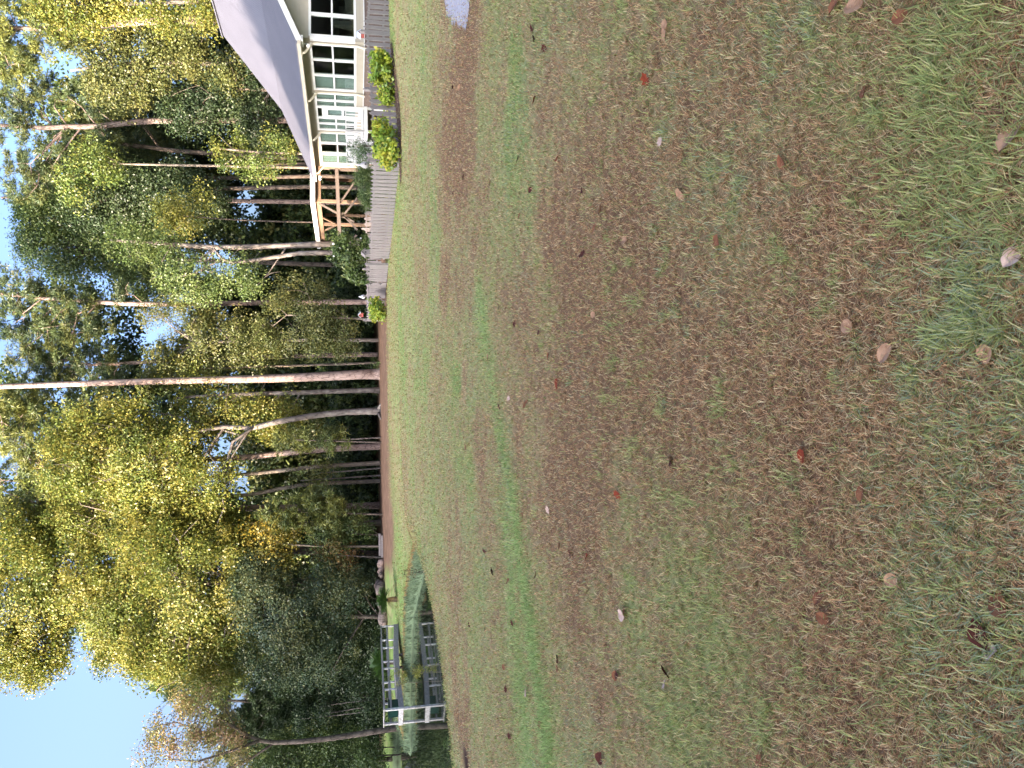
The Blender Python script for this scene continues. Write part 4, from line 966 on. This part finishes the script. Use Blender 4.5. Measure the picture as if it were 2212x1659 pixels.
shrub('hydrangea_bush', 'yellow green bush in front of the picket fence, the one nearer the driveway', 30.6, [(824, 150, 24, 34), (818, 125, 20, 18), (834, 205, 17, 24)], 'lime', .15, .11, 46, flowers=0, stems=16)
shrub('hydrangea_bush', 'yellow green bush in front of the picket fence corner', 28.7, [(832, 310, 27, 36), (826, 280, 20, 24), (842, 345, 20, 16)], 'lime', .15, .11, 46, stems=16)
shrub('hydrangea_bush', 'bright yellow green bush standing left of the garden gate', 43.6, [(816, 672, 17, 24), (810, 655, 12, 12)], 'lime', .14, .10, 46, m=40)
shrub('juniper_shrub', 'dark green feathery shrub rising behind the left picket fence', 36.0, [(785, 400, 19, 40), (790, 372, 18, 20), (797, 430, 16, 25), (810, 400, 30, 44)], 'shrub', .13, .03, 50, m=60, cr=(.15, .32))
shrub('flowering_shrub', 'arching green shrub with scattered white flowers behind the left fence', 43.0, [(745, 545, 28, 36), (765, 590, 20, 26), (735, 520, 22, 22), (780, 540, 22, 34), (785, 610, 12, 14)], 'shrub', .15, .10, 22, m=40, cr=(.2, .4), flowers=16, stems=12)
shrub('cosmos_plant', 'wispy feathery plant with tall thin stems beside the porch stairs', 30.9, [(772, 318, 26, 16), (785, 335, 26, 18), (765, 342, 24, 12), (800, 325, 22, 22)], 'feather', .10, .014, 60, m=40, cr=(.12, .28), stems=22)
def vine_post():
    q = px(845, 522, 40.3); z = H(q[0], 40.3); t = thing('fence_post', 'fence post smothered in green vine between two fence runs', 'post', (q[0], 40.3, z))
    MB().box(-.06, .06, -.06, .06, -.1, 1.0).build('post', MAT['oldwood'], t)
    c = RNG.uniform((-.16, -.14, .02), (.16, .14, 1.0), (45, 3)); V, Q, cc = leaf_mesh(c, np.full(45, .13), 16, .12, .09, 'shrub'); np_mesh('vine', V, Q, cc, MAT['leaf'], t)
vine_post()
shrub('bank_sapling', 'thin leafy cypress sapling on the near bank in front of the footbridge', 15.9, [(900, 1453, 35, 7), (860, 1462, 22, 12), (925, 1447, 25, 6), (880, 1448, 40, 6)], 'bright', .085, .012, 70, m=34, cr=(.05, .11), stems=3, cat='sapling', basez=-.35, stemmat='palebark', sr=.006)
shrub('twiggy_sapling', 'sparse brown twiggy sapling at the tip of the pond', 22.5, [(880, 1236, 22, 10), (896, 1240, 18, 8)], 'orange', .06, .02, 12, m=14, cr=(.05, .12), stems=18, cat='sapling', basez=-.75, sr=.005)
shrub('willow_shrub', 'light green leafy shrub on the near bank at the left edge of the photo', 14.9, [(968, 1610, 9, 18), (978, 1640, 10, 20), (958, 1655, 10, 14)], 'shrub', .06, .02, 130, m=34, cr=(.06, .14), stems=10, basez=-.5)
shrub('weed_clump', 'small dark tuft of weeds at the foot of the largest pine trunk', 53.5, [(812, 786, 7, 10)], 'shrub', .15, .04, 20, m=30, cr=(.1, .25), stems=4, cat='weed')

def palm(name, label, x, y, Y, size, nf, seed, dry=3):
    g = random.Random(seed); q = px(x, y, Y); z = H(q[0], Y); root = thing(name, label, 'palm', (q[0], Y, z))
    hgt = max(.25, q[2] - z)
    MB().tube([(0, 0, -.1), (.02, 0, hgt * .5), (0, 0, hgt)], [.16, .14, .12], 10).build('trunk', MAT['darkbark'], root)
    V = []; Q = []; col = []
    for f in range(nf):
        az = f * 2.399 + g.uniform(-.2, .2); el = g.uniform(.15, 1.25) if f >= dry else g.uniform(-.7, -.2)
        base = np.array([0, 0, hgt]); L = size * g.uniform(.8, 1.1); d0 = np.array([math.cos(az) * math.cos(el), math.sin(az) * math.cos(el), math.sin(el)])
        c0 = np.array((.07, .13, .03)) * g.uniform(.7, 1.4) if f >= dry else np.array((.30, .19, .08))
        side = np.cross(d0, (0, 0, 1)); side /= np.linalg.norm(side)
        prev = None
        for i in range(22):
            s = i / 21; p = base + d0 * L * s + np.array([0, 0, -.38 * L * s * s])
            ll = L * .30 * math.sin(math.pi * min(1, .12 + s * .86)) ** .7
            for sg in (-1, 1):
                e = p + side * sg * ll * .75 + d0 * ll * .8 + np.array([0, 0, .10 * ll]); wv = d0 * .026
                n0 = len(V); V += [p - wv, p + wv, (p + e) / 2 + wv * 1.3 , e]; Q.append((n0, n0 + 1, n0 + 2, n0 + 3)); col += [c0 * g.uniform(.8, 1.2)] * 4
    np_mesh('crown', np.array(V), Q, np.array(col), MAT['leaf'], root)
palm('sago_palm', 'small sago palm with stiff dark fronds on the far lawn right of the footbridge', 836, 1296, 43.0, .95, 34, 1)
palm('sago_palm', 'larger dark sago palm standing behind the footbridge', 832, 1432, 46.5, 1.3, 36, 2, 1)

# woodpile, boards and stumps along the wood edge
def log(label, x, y, Y, r_, ln, az, mat='palebark', name='log', cat='log'):
    q = px(x, y, Y); z = H(q[0], Y); m = MB(); n = 7; pts = []; rr_ = []
    for i in range(n):
        s = (i / (n - 1) - .5) * ln; pts.append((s, .06 * math.sin(i * 1.3 + x), r_ * .9 + .05 * math.sin(i * 2.1 + y))); rr_.append(r_ * RNG.uniform(.82, 1.15))
    o = m.tube(pts, rr_, 10).build(name, MAT[mat], None, True); o.location = (q[0], Y, z); o.rotation_euler = (0, 0, az); tag(o, label, cat)
log('reddish log end lying at the right end of the woodpile', 814, 1225, 53.5, .22, 1.0, .3, 'pinebark')
log('short pale split log in the woodpile beside the reddish one', 815, 1238, 53.4, .20, .7, 1.2, 'logwood')
log('large rounded grey brown stump in the middle of the woodpile', 812, 1268, 53.2, .36, .8, .9, 'logwood', 'stump', 'stump')
log('dark log lying between the big stump and the tilted trunk piece', 815, 1290, 53.2, .28, 1.1, .2, 'darkbark')
log('long tilted grey trunk piece at the left end of the woodpile', 813, 1318, 53.0, .30, 1.9, -.15, 'logwood')
log('small brown log at the far left tip of the woodpile', 816, 1338, 53.0, .2, .8, .5, 'pinebark')
q = px(815, 1180, 53.6); t = thing('board_stack', 'stack of pale boards lying at the wood edge', 'boards', (q[0], 53.6, H(q[0], 53.6)), .1)
for i in range(2): MB().box(-.75 + .12 * i, .7 + .15 * i, -.15, .12, .02 + .16 * i, .15 + .16 * i).build('board', MAT['oldwood'], t)

# ------------------------------------------------------------------ fallen leaves
def make_leaf_mesh(kind):
    m = MB(); n = 9; V = []; Q = []
    out = {'oval': [(0, .0), (.1, .22), (.3, .36), (.55, .38), (.8, .24), (1, 0)], 'lobed': [(0, .02), (.12, .30), (.22, .22), (.36, .50), (.5, .26), (.66, .40), (.8, .16), (1, 0)]}[kind]
    for i, (s, w_) in enumerate(out):
        for j, f in enumerate((-1, -.5, 0, .5, 1)):
            V.append((s - .5, f * w_, .10 * abs(f) * w_ * 4 * (.4 + s) * (1.0 if kind == 'oval' else .6) + .16 * (s - .5) ** 2 + .02 * math.sin(i * 2 + j)))
    Q = [(i * 5 + j, i * 5 + j + 1, (i + 1) * 5 + j + 1, (i + 1) * 5 + j) for i in range(len(out) - 1) for j in range(4)]
    m.add(V, Q); m.tube([(-.5, 0, 0.0), (-.72, .03, .05)], .012, 4); return m
def leafmat(name, c1, c2): return mat_noise(name, c1, c2, 3, .8, (1, 1, 1), .2, None, 5, .08)
LM = {'dark': leafmat('dark_leaf', (.035, .012, .010), (.10, .03, .02)), 'brown': leafmat('brown_leaf', (.13, .05, .025), (.24, .10, .05)), 'red': leafmat('red_leaf', (.12, .02, .012), (.24, .05, .02)),
      'tan': leafmat('tan_leaf', (.28, .15, .08), (.42, .25, .15)), 'pink': leafmat('pale_leaf', (.42, .27, .20), (.60, .43, .34))}
LP = {}
for kd in LM:
    for sh in ('oval', 'lobed'):
        LP[(kd, sh)] = None
COMMON = {'dark': 'small dark blackish brown fallen leaf on the lawn', 'brown': 'small mid brown fallen leaf on the lawn', 'red': 'small reddish fallen leaf on the lawn', 'tan': 'small orange tan fallen leaf on the lawn', 'pink': 'small pale pinkish fallen leaf on the lawn'}
LEAVES = [('red', 1402, 171, 1.2, 'largest dark red fallen leaf on the lawn in front of the house'), ('tan', 1308, 255), ('dark', 1153, 61), ('dark', 1159, 83), ('dark', 1181, 104), ('brown', 1160, 215), ('red', 1209, 343), ('pink', 1304, 451, 1.1, 'pale tan leaf beside a brown leaf on the mid lawn'),
          ('brown', 1290, 494), ('tan', 1479, 420, 1.2, 'orange tan leaf alone on the brown grass below the house'), ('pink', 1434, 305), ('tan', 1443, 77, 1.1), ('tan', 1443, 55), ('dark', 980, 189), ('tan', 994, 189), ('dark', 1151, 411), ('brown', 1063, 395), ('dark', 1004, 382), ('dark', 981, 416), ('brown', 1127, 465), ('tan', 1136, 548), ('dark', 1264, 411), ('dark', 1264, 550), ('brown', 1308, 510), ('dark', 1124, 343), ('tan', 1356, 520),
          ('red', 1209, 827, 1.2, 'bright rusty red leaf in the middle of the lawn'), ('brown', 1190, 771), ('tan', 1219, 856), ('tan', 1288, 679, 1.0), ('tan', 1058, 771), ('dark', 1117, 700), ('brown', 1098, 664), ('dark', 1082, 664), ('dark', 1169, 718), ('brown', 1141, 873), ('pink', 1103, 860), ('red', 1340, 1068), ('pink', 1189, 1102, 1.0, 'small whitish leaf on the green strip of the lawn'), ('brown', 1134, 1113), ('brown', 1046, 974), ('brown', 1009, 967), ('dark', 1457, 997, 1.1), ('dark', 1082, 877),
          ('pink', 1214, 1178), ('dark', 1237, 1194), ('red', 1274, 1202), ('pink', 1350, 1328, 1.3, 'pale peach leaf touching a brown leaf on the left lawn'), ('brown', 1355, 1318), ('dark', 1111, 1346), ('brown', 1162, 1242), ('brown', 1102, 1255), ('dark', 1067, 1233), ('brown', 1092, 1440), ('dark', 1097, 1487), ('pink', 1141, 1496), ('dark', 1210, 1423), ('brown', 1209, 1444), ('brown', 1336, 1459), ('dark', 1340, 1457), ('dark', 1447, 1451, 1.4, 'large upright dark leaf on the left lawn'), ('pink', 1443, 1478), ('dark', 1303, 1636, 1.2), ('brown', 1171, 1563), ('dark', 1105, 1589), ('dark', 1050, 1190), ('dark', 1017, 1349), ('dark', 1052, 1358),
          ('brown', 1819, 8, 1.2), ('tan', 1858, 15, 1.3, 'narrow upright tan leaf at the right edge of the lawn'), ('brown', 1958, 38), ('brown', 1881, 198), ('tan', 2201, 294, 1.5, 'big round tan leaf in the nearest grass at the right'), ('tan', 1843, 705, 1.2, 'folded tan leaf in the middle of the near grass'), ('tan', 1926, 764, 1.3, 'crumpled orange brown leaf in the near grass'), ('tan', 2145, 764, 1.3, 'rounded brown leaf in the nearest grass with a blade across it'), ('pink', 2204, 556, 1.2, 'pale pinkish leaf half out of the bottom of the photo'),
          ('tan', 1938, 1252, 1.0, 'small rounded orange leaf in the near left grass'), ('brown', 2176, 1308, 1.3, 'long curled rust brown leaf in the nearest left grass'), ('dark', 2132, 1369, 1.6, 'dark glossy brown leaf beside a pale one in the nearest grass'), ('pink', 2158, 1405, 1.2, 'pale peach leaf beside a dark glossy one in the nearest grass'), ('brown', 1782, 1291), ('brown', 1789, 1334), ('brown', 1874, 1066), ('red', 1745, 985), ('brown', 1650, 1640), ('brown', 1558, 520), ('brown', 1700, 350)]
lg = random.Random(12)
for e in LEAVES:
    kd, x, y = e[:3]; sz = (e[3] if len(e) > 3 else 1.0); q = on_ground(x, y, -.02); q = on_ground(x, y, H(q[0], q[1]))
    r_ = math.hypot(q[0], q[1]); sh = 'lobed' if (r_ > 3 and lg.random() < .6) else 'oval'
    if LP[(kd, sh)] is None: o = make_leaf_mesh(sh).build('fallen_leaf', LM[kd], None, True); LP[(kd, sh)] = o
    else: o = LP[(kd, sh)].copy(); C.objects.link(o)
    for key in ('label', 'group'):
        if key in o: del o[key]
    s = (.044 + .046 * min(1, r_ / 9)) * sz * lg.uniform(.9, 1.15)
    o.location = (q[0], q[1], H(q[0], q[1]) + .021); o.scale = (s, s, s); o.rotation_euler = (lg.uniform(-.45, .45), lg.uniform(-.5, .3), lg.uniform(0, 6.28))
    tag(o, e[4] if len(e) > 4 else COMMON[kd], 'leaf', 'fallen leaves' if len(e) > 4 else kd + ' fallen leaves')

# ------------------------------------------------------------------ grass
def grass(name, n, rmin, rmax, expo, half, seed, hmul=1.0, region=None):
    g = np.random.default_rng(seed)
    u = g.random(n)
    if expo == 2: r = rmin * (rmax / rmin) ** u
    else: k = 2 - expo; r = (rmin ** k + u * (rmax ** k - rmin ** k)) ** (1 / k)
    th = g.uniform(-half, half, n); x = r * np.sin(th); y = r * np.cos(th)
    # gather into tufts
    tx = g.normal(0, 1, n) * .0; cell = .035 + .006 * r
    jx = np.round(x / cell) * cell + (_h(np.round(x / cell), np.round(y / cell), 3) - .5) * cell; jy = np.round(y / cell) * cell + (_h(np.round(x / cell), np.round(y / cell), 4) - .5) * cell
    tm = g.random(n) < .45; x = np.where(tm, jx + g.normal(0, .12, n) * cell, x); y = np.where(tm, jy + g.normal(0, .12, n) * cell, y)
    d = pond_d(x, y); ok = (d > .05) & ~(in_poly([(p[0] + .15, p[1]) for p in DRIVE], x, y) & (g.random(n) > .10 + .9 * np.exp(-poly_d(DRIVE, x, y) / .22)))
    ok &= ((x + 5.95) / .26) ** 2 + ((y - 12.1) / .4) ** 2 > 1
    gg, st, straw = lawn(x, y, d); ok &= g.random(n) > straw * .97
    if region is not None: ok &= region(x, y, d)
    x, y, r, d, gg, st = (a[ok] for a in (x, y, r, d, gg, st)); n = len(x)
    z = land(x, y, d); clump = vnoise(x * 8.5, y * 8.5, 71) + .25 * vnoise(x * 1.1, y * 1.1, 72) > 1.0
    isg = g.random(n) < .5 * clump + np.clip(.13 + .64 * gg ** 1.2 + st * .8, .06, .95)
    pg = np.array([(.44, .44, .15), (.37, .41, .13), (.29, .35, .12), (.32, .38, .22), (.56, .51, .24), (.34, .38, .22)])
    pb = np.array([(.57, .335, .16), (.67, .465, .24), (.34, .185, .09), (.53, .30, .14), (.74, .60, .34), (.21, .112, .056)])
    tone = vnoise(x * 2.2, y * 2.2, 51); blue = vnoise(x * 1.1, y * 1.1, 52) > .62
    gi = g.integers(0, 3, n); gi = np.where(blue & (g.random(n) < .3), g.choice([3, 5], n), gi); gi = np.where(g.random(n) < .12, 4, gi)
    col = np.where(isg[:, None], pg[gi], pb[g.integers(0, 6, n)]) * g.uniform(.72, 1.25, n)[:, None]
    col = np.where((st > g.random(n) * 1.1)[:, None] & isg[:, None], np.array((.34, .44, .15)) * g.uniform(.7, 1.35, n)[:, None], col)
    wf = ss(27, 32, y); bank = (d < .85) & (g.random(n) < .3 + .7 * wf)
    col = np.where(bank[:, None], np.array((.26, .33, .175)) * g.uniform(.35, 1.4, n)[:, None], col)
    rim = (np.abs(d - 1.15) < .3) & (wf > .3) & (y < 47) & (g.random(n) < .9)
    col = np.where(rim[:, None], np.array((.36, .21, .08)) * g.uniform(.7, 1.3, n)[:, None], col)
    tall = .5 + .6 * vnoise(x * 1.7, y * 1.7, 53) + .55 * ss(3.0, 1.5, y) * vnoise(x * 3, y * 3, 54)
    ln = np.where(isg, g.uniform(.022, .060, n) * tall, g.uniform(.014, .046, n)) * hmul * (1 + .7 * st) * (1 + .02 * r)
    ln = np.where(clump & isg, ln * 1.2, ln)
    ln = np.where(bank, ln * (2.4 + .8 * wf), ln)
    ln = np.where((d > .2) & (d < 2.2) & (wf < .5), ln * (1 + 1.2 * np.exp(-((d - 1.2) / .6) ** 2)), ln)
    wd = np.where(isg, g.uniform(.0024, .0044, n), g.uniform(.0014, .0030, n)) + .00042 * np.maximum(r - 2.5, 0)
    az = g.uniform(0, 6.283, n); lean = np.where(isg, g.uniform(.5, 1.4, n), g.uniform(.8, 1.52, n)); lean = np.where(bank, g.uniform(.2, .9, n), lean)
    dx, dy = np.cos(az), np.sin(az); h = np.stack([dx, dy, 0 * dx], 1); sd = np.stack([-dy, dx, 0 * dx], 1)
    p0 = np.stack([x, y, z - .004 + np.where(isg, 0, g.uniform(0, .014, n))], 1)
    up = np.array([0, 0, 1.0])
    m1 = p0 + (h * np.sin(lean * .7)[:, None] + up * np.cos(lean * .7)[:, None]) * (ln * .55)[:, None]
    tp = m1 + (h * np.sin(lean * 1.15)[:, None] + up * np.cos(lean * 1.15)[:, None]) * (ln * .45)[:, None]
    w2 = (wd / 2)[:, None]
    V = np.stack([p0 - sd * w2 * .8, p0 + sd * w2 * .8, m1 + sd * w2, m1 - sd * w2, tp + sd * w2 * .2, tp - sd * w2 * .2], 1).reshape(-1, 3)
    b = np.arange(n)[:, None] * 6; Q = np.concatenate([b + np.array([0, 1, 2, 3]), b + np.array([3, 2, 4, 5])], 0)
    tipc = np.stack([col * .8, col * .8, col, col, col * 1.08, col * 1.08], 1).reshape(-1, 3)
    o = np_mesh(name, V, Q, tipc, MAT['grass']); tag(o, None, None, None, 'stuff'); return o
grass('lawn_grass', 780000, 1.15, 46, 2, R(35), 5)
grass('bank_grass', 200000, 14, 62, 1.3, R(40), 6, 1.0, lambda x, y, d: (d < 2.0) & (x < 0))
